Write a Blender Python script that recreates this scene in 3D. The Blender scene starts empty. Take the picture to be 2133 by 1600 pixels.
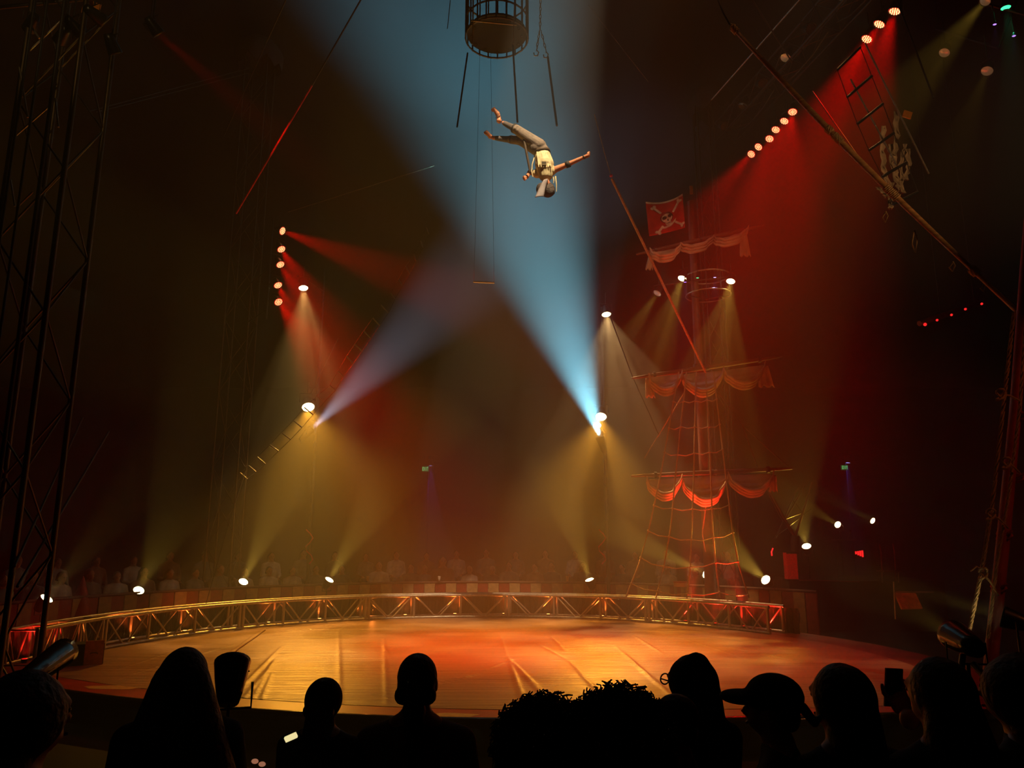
import bpy, bmesh, math, random
from mathutils import Vector, Matrix, Euler, noise
random.seed(7)
PI = math.pi
sc = bpy.context.scene
C = sc.collection
# ------------------------------------------------------------------ camera, world, exposure
FPX, CH = 1560.0, 1.8
TILT = math.atan(320 / FPX)
cam = bpy.data.cameras.new('camera'); camo = bpy.data.objects.new('camera', cam); C.objects.link(camo)
cam.sensor_width = 36; cam.lens = 36 * FPX / 2133; cam.clip_end = 200; cam.clip_start = .05
camo.location = (0, 0, CH); camo.rotation_euler = (PI / 2 + TILT, 0, 0)
sc.camera = camo
sc.view_settings.view_transform = 'Standard'; sc.view_settings.look = 'None'
sc.view_settings.exposure = -0.15; sc.view_settings.gamma = 1; sc.view_settings.use_curve_mapping = False
sc.cycles.use_denoising = True
sc.cycles.use_light_tree = True
sc.cycles.max_bounces = 4; sc.cycles.diffuse_bounces = 2; sc.cycles.glossy_bounces = 2
sc.cycles.volume_bounces = 0; sc.cycles.transparent_max_bounces = 4
sc.cycles.sample_clamp_indirect = 4
HAZE, ANISO = 0.022, 0.10
w = bpy.data.worlds.new('world'); sc.world = w; w.use_nodes = True
wn = w.node_tree; bg = wn.nodes['Background']; bg.inputs[0].default_value = (.25, .12, .08, 1); bg.inputs[1].default_value = 0.0
hz = wn.nodes.new('ShaderNodeVolumeScatter'); hz.inputs['Density'].default_value = HAZE
hz.inputs['Anisotropy'].default_value = ANISO; hz.inputs['Color'].default_value = (1, 1, 1, 1)
wn.links.new(hz.outputs[0], wn.nodes['World Output'].inputs['Volume'])

GZ = -0.30          # ground outside the ring
CX, CY, RR = -0.53, 11.66, 6.29   # ring centre and radius

def P(px, py, Y):
    u = (px - 1066.5) / FPX; v = (800 - py) / FPX
    dy = math.cos(TILT) - v * math.sin(TILT); dz = math.sin(TILT) + v * math.cos(TILT)
    s = Y / dy
    return Vector((u * s, Y, CH + dz * s))
def G(px, py, z=0.0):
    u = (px - 1066.5) / FPX; v = (800 - py) / FPX
    dy = math.cos(TILT) - v * math.sin(TILT); dz = math.sin(TILT) + v * math.cos(TILT)
    s = (z - CH) / dz
    return Vector((u * s, dy * s, z))
def ring(deg, r, z=0.0):
    a = math.radians(deg)
    return Vector((CX + r * math.cos(a), CY + r * math.sin(a), z))

# ------------------------------------------------------------------ materials
MATS = {}
def mat(name, col, rough=.6, metal=0.0, noise_amt=.25, nscale=8, emit=None, estr=0, bump=0.0, spec=.5, stretch=None):
    if name in MATS: return MATS[name]
    m = bpy.data.materials.new(name); m.use_nodes = True; nt = m.node_tree; n = nt.nodes; b = n['Principled BSDF']
    b.inputs['Roughness'].default_value = rough; b.inputs['Metallic'].default_value = metal
    b.inputs['Specular IOR Level'].default_value = spec
    tc = n.new('ShaderNodeTexCoord'); nz = n.new('ShaderNodeTexNoise'); nz.inputs['Scale'].default_value = nscale
    src = tc.outputs['Object']
    if stretch:
        mp = n.new('ShaderNodeMapping'); mp.inputs['Scale'].default_value = stretch
        nt.links.new(src, mp.inputs[0]); src = mp.outputs[0]
    nt.links.new(src, nz.inputs['Vector'])
    rp = n.new('ShaderNodeValToRGB')
    rp.color_ramp.elements[0].position = .3; rp.color_ramp.elements[1].position = .7
    rp.color_ramp.elements[0].color = (*[c * (1 - noise_amt) for c in col], 1)
    rp.color_ramp.elements[1].color = (*[min(1, c * (1 + noise_amt)) for c in col], 1)
    nt.links.new(nz.outputs[0], rp.inputs[0]); nt.links.new(rp.outputs[0], b.inputs['Base Color'])
    if bump:
        bp = n.new('ShaderNodeBump'); bp.inputs['Strength'].default_value = bump; bp.inputs['Distance'].default_value = .02
        nt.links.new(nz.outputs[0], bp.inputs['Height']); nt.links.new(bp.outputs[0], b.inputs['Normal'])
    if emit:
        b.inputs['Emission Color'].default_value = (*emit, 1); b.inputs['Emission Strength'].default_value = estr
        m.cycles.emission_sampling = 'NONE'
    MATS[name] = m
    return m
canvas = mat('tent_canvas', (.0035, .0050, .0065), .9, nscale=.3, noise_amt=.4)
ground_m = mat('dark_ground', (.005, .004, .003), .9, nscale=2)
vinyl_red = mat('red_vinyl', (.42, .010, .005), .38, nscale=3, noise_amt=.2)
cream_m = mat('cream_paint', (.55, .33, .12), .5)
steel = mat('dull_steel', (.42, .38, .33), .38, .75, nscale=20)
darksteel = mat('dark_steel', (.05, .045, .04), .4, .6, nscale=20)
black = mat('black_paint', (.012, .012, .012), .35, nscale=15)
blackmat = mat('matt_black', (.006, .006, .006), .8, nscale=15)
shiny = mat('glossy_black', (.015, .013, .012), .16, nscale=10, bump=.15)
rope_m = mat('hemp_rope', (.42, .26, .12), .85, nscale=60, stretch=(1, 1, .3), bump=.6)
rope_dk = mat('dark_rope', (.10, .06, .04), .85, nscale=60, bump=.5)
cable_m = mat('black_cable', (.02, .018, .018), .5)
redcable = mat('red_cable', (.75, .03, .04), .5)
bamboo = mat('pole_wood', (.42, .22, .09), .45, nscale=5, stretch=(1, 1, 8), noise_amt=.35)
wood_dk = mat('dark_wood', (.16, .06, .03), .55, nscale=6, stretch=(1, 8, 1))
sail_m = mat('cream_sailcloth', (.62, .42, .26), .8, nscale=3, noise_amt=.25)
sail_low = mat('tan_sailcloth', (.55, .33, .18), .75, nscale=3, noise_amt=.3)
rag_m = mat('ragged_cloth', (.40, .30, .20), .85, nscale=6, noise_amt=.5)
stripe_r = mat('stripe_red', (.35, .04, .02), .6)
stripe_c = mat('stripe_cream', (.50, .30, .12), .6)
flag_m = mat('flag_red', (.50, .012, .014), .8, noise_amt=.12)
flagw = mat('flag_white', (.62, .50, .42), .8)
flagk = mat('flag_black', (.02, .008, .008), .8)
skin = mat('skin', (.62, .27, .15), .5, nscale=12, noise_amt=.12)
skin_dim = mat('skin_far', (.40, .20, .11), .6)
hair_m = mat('dark_hair', (.018, .012, .010), .6, nscale=40, bump=.6)
grey_cloth = mat('grey_trousers', (.23, .20, .17), .8, nscale=14, noise_amt=.25, bump=.3)
vest_m = mat('cream_vest', (.72, .66, .40), .7, nscale=12, noise_amt=.15, bump=.4)
band_m = mat('grey_bandana', (.34, .33, .36), .7)
strap_m = mat('brown_strap', (.07, .05, .03), .6)
cuff_m = mat('dark_cuff', (.035, .035, .03), .7)
curtain_m = mat('crumpled_curtain', (.035, .022, .012), .25, nscale=9, noise_amt=.5, bump=.9, stretch=(2, 2, .5))
box_m = mat('orange_box', (.55, .20, .06), .5, nscale=20)
lens_w = mat('lens_warm', (.9, .8, .5), .3, emit=(1, .80, .38), estr=14)
lens_dim = mat('lens_glass', (.5, .45, .35), .15, .2, emit=(1, .75, .35), estr=.06)
lens_c = mat('lens_cool', (.9, .9, .9), .3, emit=(.75, .93, 1), estr=30)
led_r = mat('lens_red', (.6, .02, .02), .3, emit=(1, .01, .008), estr=1.4)
led_d = mat('led_dots', (.9, .6, .3), .3, emit=(1, .60, .24), estr=3.2)
led_o = mat('led_orange', (.9, .4, .1), .3, emit=(1, .42, .10), estr=5)
led_g = mat('led_green', (.1, .8, .3), .3, emit=(.05, 1, .35), estr=3)
led_b = mat('led_blue', (.2, .2, .9), .3, emit=(.30, .30, 1), estr=6)
led_v = mat('led_violet', (.4, .2, .9), .3, emit=(.40, .20, 1), estr=3)
exit_g = mat('exit_face', (.02, .10, .03), .5, emit=(.02, .22, .05), estr=.35)
exit_l = mat('exit_letter', (.3, .7, .3), .5, emit=(.25, .8, .3), estr=.8)
glow_r = mat('red_neon', (.8, .02, .02), .5, emit=(1, .02, .02), estr=1.6)
tower_m = mat('tower_steel', (.12, .09, .055), .4, .8, nscale=12, noise_amt=.5)
mast_red = mat('red_mast', (.35, .02, .012), .5)
bench_m = mat('bench_black', (.01, .008, .007), .8)

# stage cloth
def stage_material():
    m = bpy.data.materials.new('stage_vinyl'); m.use_nodes = True; nt = m.node_tree; n = nt.nodes; b = n['Principled BSDF']
    tc = n.new('ShaderNodeTexCoord')
    def nz(scale, st, det=4, dist=0.0):
        mp = n.new('ShaderNodeMapping'); mp.inputs['Scale'].default_value = st
        t = n.new('ShaderNodeTexNoise'); t.inputs['Scale'].default_value = scale; t.inputs['Detail'].default_value = det
        t.inputs['Distortion'].default_value = dist
        nt.links.new(tc.outputs['Object'], mp.inputs[0]); nt.links.new(mp.outputs[0], t.inputs['Vector']); return t
    big = nz(.35, (1, 1.4, 1), 5, .6); st = nz(1.6, (.35, 2.6, 1), 6, .3)
    r = n.new('ShaderNodeValToRGB'); e = r.color_ramp.elements
    e[0].position = .33; e[0].color = (.27, .140, .075, 1); e[1].position = .66; e[1].color = (.44, .275, .17, 1)
    mx = n.new('ShaderNodeMath'); mx.operation = 'ADD'
    h = n.new('ShaderNodeMath'); h.operation = 'MULTIPLY'; h.inputs[1].default_value = .5
    h2 = n.new('ShaderNodeMath'); h2.operation = 'MULTIPLY'; h2.inputs[1].default_value = .5
    nt.links.new(big.outputs[0], h.inputs[0]); nt.links.new(st.outputs[0], h2.inputs[0])
    nt.links.new(h.outputs[0], mx.inputs[0]); nt.links.new(h2.outputs[0], mx.inputs[1])
    nt.links.new(mx.outputs[0], r.inputs[0]); nt.links.new(r.outputs[0], b.inputs['Base Color'])
    b.inputs['Roughness'].default_value = .30
    fine = nz(2.2, (.35, 5.5, 1), 7, .25)
    bp = n.new('ShaderNodeBump'); bp.inputs['Strength'].default_value = .8; bp.inputs['Distance'].default_value = .05
    nt.links.new(fine.outputs[0], bp.inputs['Height']); nt.links.new(bp.outputs[0], b.inputs['Normal'])
    rr = n.new('ShaderNodeMapRange'); rr.inputs[3].default_value = .26; rr.inputs[4].default_value = .46
    nt.links.new(big.outputs[0], rr.inputs[0]); nt.links.new(rr.outputs[0], b.inputs['Roughness'])
    return m
stage_m = stage_material()

# ------------------------------------------------------------------ object helpers
ORG = {}
def props(o, label=None, cat=None, group=None, kind=None):
    if label: o['label'] = label
    if cat: o['category'] = cat
    if group: o['group'] = group
    if kind: o['kind'] = kind
    return o
def thing(name, label, cat, loc=(0, 0, 0), group=None):
    o = bpy.data.objects.new(name, None); C.objects.link(o); o.location = loc; o.empty_display_size = .1
    ORG[o.name] = Vector(loc)
    return props(o, label, cat, group)
def link(name, me, parent=None, org=None):
    o = bpy.data.objects.new(name, me); C.objects.link(o)
    if parent is not None:
        o.parent = parent
    if org is not None: ORG[o.name] = org
    return o
def frame(d):
    d = Vector(d).normalized()
    return d.to_track_quat('Z', 'Y').to_matrix()
class MB:
    def __init__(s): s.v = []; s.f = []; s.smooth = []
    def add(s, vs, fs, sm=False):
        b = len(s.v); s.v += [Vector(x) for x in vs]; s.f += [tuple(i + b for i in f) for f in fs]; s.smooth += [sm] * len(fs); return s
    def box(s, c, d, R=None):
        c = Vector(c); R = R or Matrix.Identity(3); hx, hy, hz = [k / 2 for k in d]
        vs = [c + R @ Vector((x * hx, y * hy, z * hz)) for x in (-1, 1) for y in (-1, 1) for z in (-1, 1)]
        return s.add(vs, [(0, 1, 3, 2), (4, 6, 7, 5), (0, 4, 5, 1), (2, 3, 7, 6), (0, 2, 6, 4), (1, 5, 7, 3)])
    def cyl(s, p0, p1, r0, r1=None, n=12, cap=True):
        p0 = Vector(p0); p1 = Vector(p1); r1 = r0 if r1 is None else r1; R = frame(p1 - p0)
        vs = []
        for p, r in ((p0, r0), (p1, r1)):
            for k in range(n):
                a = 2 * PI * k / n; vs.append(p + R @ Vector((r * math.cos(a), r * math.sin(a), 0)))
        s.add(vs, [(k, (k + 1) % n, n + (k + 1) % n, n + k) for k in range(n)], True)
        if cap: s.add(vs, [tuple(range(n - 1, -1, -1)), tuple(range(n, 2 * n))])
        return s
    def lathe(s, c, d, prof, n=20):
        c = Vector(c); R = frame(d); vs = []
        for z, r in prof:
            for k in range(n):
                a = 2 * PI * k / n; vs.append(c + R @ Vector((r * math.cos(a), r * math.sin(a), z)))
        fs = [(i * n + k, i * n + (k + 1) % n, (i + 1) * n + (k + 1) % n, (i + 1) * n + k) for i in range(len(prof) - 1) for k in range(n)]
        return s.add(vs, fs, True)
    def tube(s, pts, r, n=6, closed=False):
        pts = [Vector(p) for p in pts]; m = len(pts); vs = []
        for i, p in enumerate(pts):
            a = pts[(i - 1) % m] if (closed or i > 0) else p
            b = pts[(i + 1) % m] if (closed or i < m - 1) else p
            t = (b - a).normalized(); up = Vector((0, 0, 1)) if abs(t.z) < .95 else Vector((0, 1, 0))
            x = t.cross(up).normalized(); y = t.cross(x)
            rr = r[i] if isinstance(r, (list, tuple)) else r
            for k in range(n):
                an = 2 * PI * k / n; vs.append(p + x * rr * math.cos(an) + y * rr * math.sin(an))
        rng = m if closed else m - 1
        s.add(vs, [(i * n + k, i * n + (k + 1) % n, ((i + 1) % m) * n + (k + 1) % n, ((i + 1) % m) * n + k) for i in range(rng) for k in range(n)], True)
        if not closed:
            s.add(vs, [tuple(range(n)), tuple(range((m - 1) * n, m * n))])
        return s
    def sph(s, c, r, n=12, m=8, sc3=(1, 1, 1), R=None):
        c = Vector(c); R = R or Matrix.Identity(3); vs = [c + R @ Vector((0, 0, r * sc3[2]))]
        for i in range(1, m):
            t = PI * i / m
            for k in range(n):
                a = 2 * PI * k / n
                vs.append(c + R @ Vector((r * math.sin(t) * math.cos(a) * sc3[0], r * math.sin(t) * math.sin(a) * sc3[1], r * math.cos(t) * sc3[2])))
        vs.append(c + R @ Vector((0, 0, -r * sc3[2])))
        fs = [(0, 1 + k, 1 + (k + 1) % n) for k in range(n)]
        for i in range(m - 2):
            for k in range(n):
                a = 1 + i * n; fs.append((a + k, a + n + k, a + n + (k + 1) % n, a + (k + 1) % n))
        L = len(vs) - 1; a = 1 + (m - 2) * n
        fs += [(L, a + (k + 1) % n, a + k) for k in range(n)]
        return s.add(vs, fs, True)
    def mesh(s, name, m, org=Vector((0, 0, 0))):
        me = bpy.data.meshes.new(name); me.from_pydata([v - org for v in s.v], [], s.f)
        me.polygons.foreach_set('use_smooth', s.smooth)
        if m: me.materials.append(m)
        bm = bmesh.new(); bm.from_mesh(me); bmesh.ops.recalc_face_normals(bm, faces=bm.faces); bm.to_mesh(me); bm.free()
        return me
    def build(s, name, m, parent=None, label=None, world=True):
        """vertices are world coordinates; the parent is an unrotated thing or part"""
        org = Vector((0, 0, 0))
        if parent is not None and world: org = ORG.get(parent.name, org)
        if parent is None and s.v:
            xs = [v.x for v in s.v]; ys = [v.y for v in s.v]; zs = [v.z for v in s.v]
            org = Vector(((min(xs) + max(xs)) / 2, (min(ys) + max(ys)) / 2, min(zs)))
        o = link(name, s.mesh(name, m, org), parent, org)
        if parent is None: o.location = org
        if label: o['label'] = label
        return o
_UNIT = {}
def bar(parent, name, p0, p1, r, m, n=7):
    """a straight bar that shares one unit cylinder mesh"""
    key = (name, m.name, n)
    if key not in _UNIT: _UNIT[key] = MB().cyl((0, 0, 0), (0, 0, 1), 1, 1, n).mesh(name, m)
    p0 = Vector(p0); p1 = Vector(p1); org = ORG.get(parent.name, Vector()) if parent else Vector()
    o = link(name, _UNIT[key], parent, org); d = p1 - p0
    o.location = p0 - org; o.rotation_mode = 'QUATERNION'; o.rotation_quaternion = d.to_track_quat('Z', 'Y'); o.scale = (r, r, d.length)
    return o
def struct(o): o['kind'] = 'structure'; return o

def blob(name, prims, m, parent=None, vox=.012, smooth=3, world=True, org=None):
    """prims fused into one continuous skin by voxel remesh.  c: capsule p0 p1 r0 r1 | e: ellipsoid centre radii rot"""
    mb = MB()
    for q in prims:
        if q[0] == 'c':
            _, a, b, ra, rb = q; a = Vector(a); b = Vector(b)
            mb.sph(a, ra, 14, 9); mb.sph(b, rb, 14, 9)
            if (b - a).length > 1e-4: mb.cyl(a, b, ra, rb, 14)
        else:
            R = Euler(q[3]).to_matrix() if len(q) > 3 and not isinstance(q[3], Matrix) else (q[3] if len(q) > 3 else None)
            mb.sph(q[1], 1, 18, 12, q[2], R)
    if org is None:
        org = ORG.get(parent.name, Vector()) if (parent is not None and parent is not False and world) else Vector()
    me = mb.mesh(name + '_tmp', m, org)
    o = bpy.data.objects.new('tmp', me); C.objects.link(o)
    r = o.modifiers.new('r', 'REMESH'); r.mode = 'VOXEL'; r.voxel_size = vox; r.use_smooth_shade = True
    if smooth:
        s = o.modifiers.new('s', 'SMOOTH'); s.iterations = smooth; s.factor = .5
    dg = bpy.context.evaluated_depsgraph_get()
    nm = bpy.data.meshes.new_from_object(o.evaluated_get(dg)); nm.name = name
    nm.materials.clear(); nm.materials.append(m)
    bpy.data.objects.remove(o); bpy.data.meshes.remove(me)
    if parent is False: return nm
    return link(name, nm, parent, org)

# ------------------------------------------------------------------ setting
def quad(name, pts, m):
    return struct(MB().add(pts, [tuple(range(len(pts)))]).build(name, m))
def slab(name, c, d, m): return struct(MB().box(c, d).build(name, m))
X0, X1, Y0, Y1, ZT = -24, 24, -9, 31, 8
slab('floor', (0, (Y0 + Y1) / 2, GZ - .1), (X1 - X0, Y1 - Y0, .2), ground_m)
def wall(name, a, b):
    """hanging tent wall with vertical folds"""
    mb = MB(); a = Vector(a); b = Vector(b); n = 160; d = (b - a).normalized(); nn = Vector((-d.y, d.x, 0))
    vs = []
    for i in range(n + 1):
        q = a.lerp(b, i / n) + nn * (.12 * math.sin(i * 1.1) + .06 * math.sin(i * 2.7))
        vs += [q + Vector((0, 0, GZ)), q + Vector((0, 0, ZT))]
    mb.add(vs, [(2 * i, 2 * i + 2, 2 * i + 3, 2 * i + 1) for i in range(n)], True)
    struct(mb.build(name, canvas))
wall('wall_back', (X0, Y1, 0), (X1, Y1, 0)); wall('wall_left', (X0, Y0, 0), (X0, Y1, 0))
wall('wall_right', (X1, Y0, 0), (X1, Y1, 0)); wall('wall_front', (X0, Y0, 0), (X1, Y0, 0))
mb = MB(); apex = Vector((0, 14, 20)); rim = []
for k in range(48):
    a = 2 * PI * k / 48; t = max(abs(math.cos(a)) / 24.4, abs(math.sin(a)) / 20.4)
    rim.append(Vector((math.cos(a) / t, 11 + math.sin(a) / t, ZT)))
vs = []
for j in range(9):
    f = j / 8
    for k in range(48):
        q = apex.lerp(rim[k], f); q.z = 20 - (20 - ZT) * f ** 1.0 - (.35 * math.sin(f * PI) if k % 4 else 0) * .8; vs.append(q)
mb.add(vs, [(j * 48 + k, j * 48 + (k + 1) % 48, (j + 1) * 48 + (k + 1) % 48, (j + 1) * 48 + k) for j in range(8) for k in range(48)], True)
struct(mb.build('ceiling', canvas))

# ------------------------------------------------------------------ ring floor
def front_y(x):      # near edge of the tan cloth
    return 8.50 + .045 * (x - .6) ** 2 * (1.0 if x < .6 else .35)
ridges = []
def rg(a, b, h=.011, w_=.022):
    A, B = G(*a), G(*b); ridges.append((A.xy, B.xy, h, w_))
for a, b in [((705, 1315), (708, 1475)), ((800, 1330), (806, 1470)), ((575, 1375), (500, 1465)), ((570, 1378), (520, 1468)), ((576, 1380), (540, 1470)),
             ((590, 1345), (495, 1440)), ((565, 1300), (460, 1375)), ((1040, 1320), (1058, 1372)), ((1058, 1372), (1100, 1475)), ((1058, 1372), (1130, 1440)),
             ((1060, 1375), (1090, 1470)), ((1062, 1374), (1150, 1472)), ((1145, 1325), (1180, 1358)), ((1115, 1340), (1190, 1380)), ((1190, 1380), (1250, 1450)),
             ((1280, 1345), (1355, 1412)), ((1300, 1365), (1400, 1450)), ((1148, 1326), (1260, 1326)), ((1320, 1325), (1380, 1362)), ((570, 1322), (740, 1300)),
             ((1230, 1420), (1255, 1460)), ((230, 1400), (420, 1340)), ((260, 1410), (480, 1345)), ((905, 1425), (1000, 1405)), ((1000, 1400), (1075, 1372)),
             ((800, 1345), (812, 1372)), ((880, 1440), (1010, 1400)), ((1500, 1345), (1700, 1385)), ((1420, 1330), (1560, 1375))]:
    rg(a, b)
def floor_h(x, y):
    h = 0
    for A, B, hh, ww in ridges:
        ab = B - A; t = max(0, min(1, ((x - A.x) * ab.x + (y - A.y) * ab.y) / ab.length_squared))
        dx = x - A.x - t * ab.x; dy = y - A.y - t * ab.y; d2 = dx * dx + dy * dy
        if d2 < .02: h += hh * math.exp(-d2 / (ww * ww)) * (.3 + .7 * math.sin(PI * (t * .9 + .05)))
    return h + .0025 * noise.noise(Vector((x * .8, y * 6, 0)))
mb = MB(); NX, NY = 430, 280; vs = []
for j in range(NY + 1):
    for i in range(NX + 1):
        x = CX - RR + 2 * RR * i / NX
        top = CY + math.sqrt(max(0, RR * RR - (x - CX) ** 2)); bot = max(front_y(x), CY - math.sqrt(max(0, RR * RR - (x - CX) ** 2)))
        y = bot + (top - bot) * j / NY
        vs.append(Vector((x, y, .004 + floor_h(x, y))))
mb.add(vs, [(j * (NX + 1) + i, j * (NX + 1) + i + 1, (j + 1) * (NX + 1) + i + 1, (j + 1) * (NX + 1) + i) for j in range(NY) for i in range(NX)], True)
props(mb.build('ring_cloth', stage_m), 'tan glossy vinyl floor cloth with creases, covering the circus ring', 'floor cloth')
# platform under it, red apron in front
def apron_y(x): return front_y(x) - .52 + .02 * x if x > -5 else front_y(x) - .62
mb = MB(); n = 120; vs = []
pl = [Vector((CX + (RR + .75) * math.cos(a), CY + (RR + .75) * math.sin(a), 0)) for a in [math.radians(-24 + 228 * k / n) for k in range(n + 1)]]
fr = [Vector((x, apron_y(x), 0)) for x in [-6.9 + 12.8 * k / 60 for k in range(61)]]
outline = pl + fr
m0 = len(outline)
mb.add([v + Vector((0, 0, -.002)) for v in outline] + [Vector((v.x, v.y, GZ)) for v in outline],
       [tuple(range(m0))] + [(i, (i + 1) % m0, m0 + (i + 1) % m0, m0 + i) for i in range(m0)])
plat = mb.build('ring_platform', mat('platform_red', (.20, .018, .010), .45, nscale=3), None)
props(plat, 'dark red low platform under the ring floor, edge showing at right', 'platform')
mb = MB(); vs = []
for k in range(121):
    x = -6.7 + 12.2 * k / 120; vs += [Vector((x, front_y(x) - .01, .001)), Vector((x, apron_y(x), .001))]
mb.add(vs, [(2 * i, 2 * i + 1, 2 * i + 3, 2 * i + 2) for i in range(120)])
ap = props(mb.build('ring_apron', vinyl_red), 'red vinyl border strip with pale oval motifs along the near ring edge', 'apron')
for (px, py), (rx, ry), ang in (((235, 1432), (.36, .12), -.25), ((935, 1490), (.30, .10), 0), ((2040, 1440), (.3, .1), 0)):
    c = G(px, py, .004)
    if px > 2000: c = Vector((4.4, 8.6, .004))
    m_ = MB(); pts = [c]
    for k in range(28):
        a = 2 * PI * k / 28; r_ = 1 + .10 * math.sin(5 * a)
        pts.append(c + Vector((rx * r_ * math.cos(a), ry * r_ * math.sin(a) + ang * rx * math.cos(a) * .3, 0)))
    m_.add(pts, [(0, 1 + k, 1 + (k + 1) % 28) for k in range(28)])
    m_.build('oval_motif', cream_m, ap)
# glossy black kerb tube and skirt at the near edge
kb = thing('ring_kerb', 'black shiny padded kerb along the near edge of the ring', 'kerb', (0, 8, GZ))
pts = [Vector((x, apron_y(x) - .07, .0)) for x in [-7.0 + 12.6 * k / 90 for k in range(91)]]
MB().tube(pts, .055, 10).build('rail', shiny, kb)
m_ = MB(); vs = []
for q in pts: vs += [q + Vector((0, .0, -.03)), Vector((q.x, q.y, GZ))]
m_.add(vs, [(2 * i, 2 * i + 1, 2 * i + 3, 2 * i + 2) for i in range(90)])
m_.build('skirt', blackmat, kb)

# cable across the ring floor
pts = [G(x, y, .018) for x, y in [(452, 1392), (470, 1372), (498, 1350), (530, 1328), (552, 1312)]]
props(MB().tube(pts, .014, 6).build('floor_cable', rope_m), 'tan cable lying across the ring floor from the second truss to the hooded lamp', 'cable')

# ------------------------------------------------------------------ ring truss sections
TH, TD = .50, .42
secs = [(184.0, 169.0, 'ring truss section at far left curving toward the camera, lit red on top'),
        (169.0, 141.0, 'second ring truss section from the left with a glowing orange lamp'),
        (141.0, 115.4, 'third ring truss section from the left with an orange lamp at its right end'),
        (115.4, 86.2, 'ring truss section left of centre, directly in front of the striped barrier'),
        (86.2, 56.6, 'ring truss section right of centre, under the two right footlight beams'),
        (56.6, 30.4, 'red lit ring truss section at the right end, ropes tied to its top')]
for a0, a1, lab in secs:
    c = ring((a0 + a1) / 2, RR + TD / 2)
    t = thing('ring_truss', lab, 'truss', c)
    for rr_, z in ((RR, .025), (RR, TH), (RR + TD, .025), (RR + TD, TH)):
        MB().tube([ring(a0 + (a1 - a0) * k / 12, rr_, z) for k in range(13)], .032, 8).build('chord', steel, t)
    eps = .35 * (1 if a1 > a0 else -1)
    for b in range(3):
        q0 = a0 + (a1 - a0) * b / 3; q1 = a0 + (a1 - a0) * (b + 1) / 3; qm = (q0 + q1) / 2
        for rr_ in (RR, RR + TD):
            e = eps if b == 0 else 0
            bar(t, 'post', ring(q0 + e, rr_, .025), ring(q0 + e, rr_, TH), .028 if b else .036, steel)
            bar(t, 'brace', ring(q0 + .4 * (1 if a1 > a0 else -1), rr_, TH), ring(qm - eps, rr_, .03), .017, steel)
            bar(t, 'brace', ring(qm + eps, rr_, .03), ring(q1 - .4 * (1 if a1 > a0 else -1), rr_, TH), .017, steel)
            if b == 2: bar(t, 'post', ring(q1 - eps, rr_, .025), ring(q1 - eps, rr_, TH), .032, steel)
        bar(t, 'spreader', ring(q0, RR, TH), ring(q0, RR + TD, TH), .014, steel)
        bar(t, 'spreader', ring(q0, RR, .025), ring(q0, RR + TD, .025), .014, steel)

# crumpled dark curtain behind the truss
mb = MB(); n = 420; vs = []
for i in range(n + 1):
    a = 181 - 153 * i / n
    for j in range(6):
        z = .0 + .47 * j / 5
        r_ = RR + TD + .10 + .03 * math.sin(i * 1.7 + .8 * math.sin(j * 1.3)) + .03 * noise.noise(Vector((i * .21, j * .5, 3)))
        vs.append(ring(a, r_, z))
mb.add(vs, [(i * 6 + j, (i + 1) * 6 + j, (i + 1) * 6 + j + 1, i * 6 + j + 1) for i in range(n) for j in range(5)], True)
props(mb.build('ring_curtain', curtain_m), 'crumpled dark plastic curtain hanging behind the ring truss', 'curtain')

# striped barrier of panels
bar_t = thing('striped_barrier', 'red and cream striped low barrier between the ring and the far spectators', 'barrier', ring(90, RR + 2.7, GZ))
RB = RR + 2.55
NP = 78
pm = {}
for i in range(NP):
    a = 178 - (178 - 36) * i / NP; a2 = 178 - (178 - 36) * (i + .96) / NP
    key = i % 2; off = .02 * (i % 2)
    if key not in pm:
        wdt = (ring(a, RB) - ring(a2, RB)).length
        pm[key] = MB().box((0, 0, 0), (wdt, .04, .98)).mesh('panel', stripe_r if key else stripe_c)
    o = link('panel', pm[key], bar_t, ORG[bar_t.name]); am = math.radians((a + a2) / 2)
    o.location = ring((a + a2) / 2, RB + off, .13) - ORG[bar_t.name]; o.rotation_euler = (0, 0, am - PI / 2)
MB().tube([ring(178 - 142 * k / 80, RB, .645) for k in range(81)], .035, 6).build('top_rail', wood_dk, bar_t)

# ------------------------------------------------------------------ lamps
PW = .26
def spot(parent, pos, aim, col, power, deg, blend=.4, soft=.05, gobo=None):
    L = bpy.data.lights.new('lamp_light', 'SPOT'); L.color = col; L.energy = power * PW; L.spot_size = math.radians(deg)
    L.spot_blend = blend; L.shadow_soft_size = soft
    o = bpy.data.objects.new('lamp_light', L); C.objects.link(o); o.parent = parent
    o.location = Vector(pos) - ORG.get(parent.name, Vector())
    o.rotation_mode = 'QUATERNION'; o.rotation_quaternion = (Vector(aim) - Vector(pos)).to_track_quat('-Z', 'Y')
    if gobo:
        L.use_nodes = True; nt = L.node_tree; em = nt.nodes['Emission']
        tc = nt.nodes.new('ShaderNodeTexCoord'); nz = nt.nodes.new('ShaderNodeTexNoise'); nz.inputs['Scale'].default_value = gobo[0]
        nz.inputs['Detail'].default_value = 1; rp = nt.nodes.new('ShaderNodeMapRange')
        rp.inputs[1].default_value = gobo[1]; rp.inputs[2].default_value = gobo[2]; rp.inputs[3].default_value = .05; rp.inputs[4].default_value = 1.6
        nt.links.new(tc.outputs['Normal'], nz.inputs['Vector']); nt.links.new(nz.outputs[0], rp.inputs[0]); nt.links.new(rp.outputs[0], em.inputs['Strength'])
    return o
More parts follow.
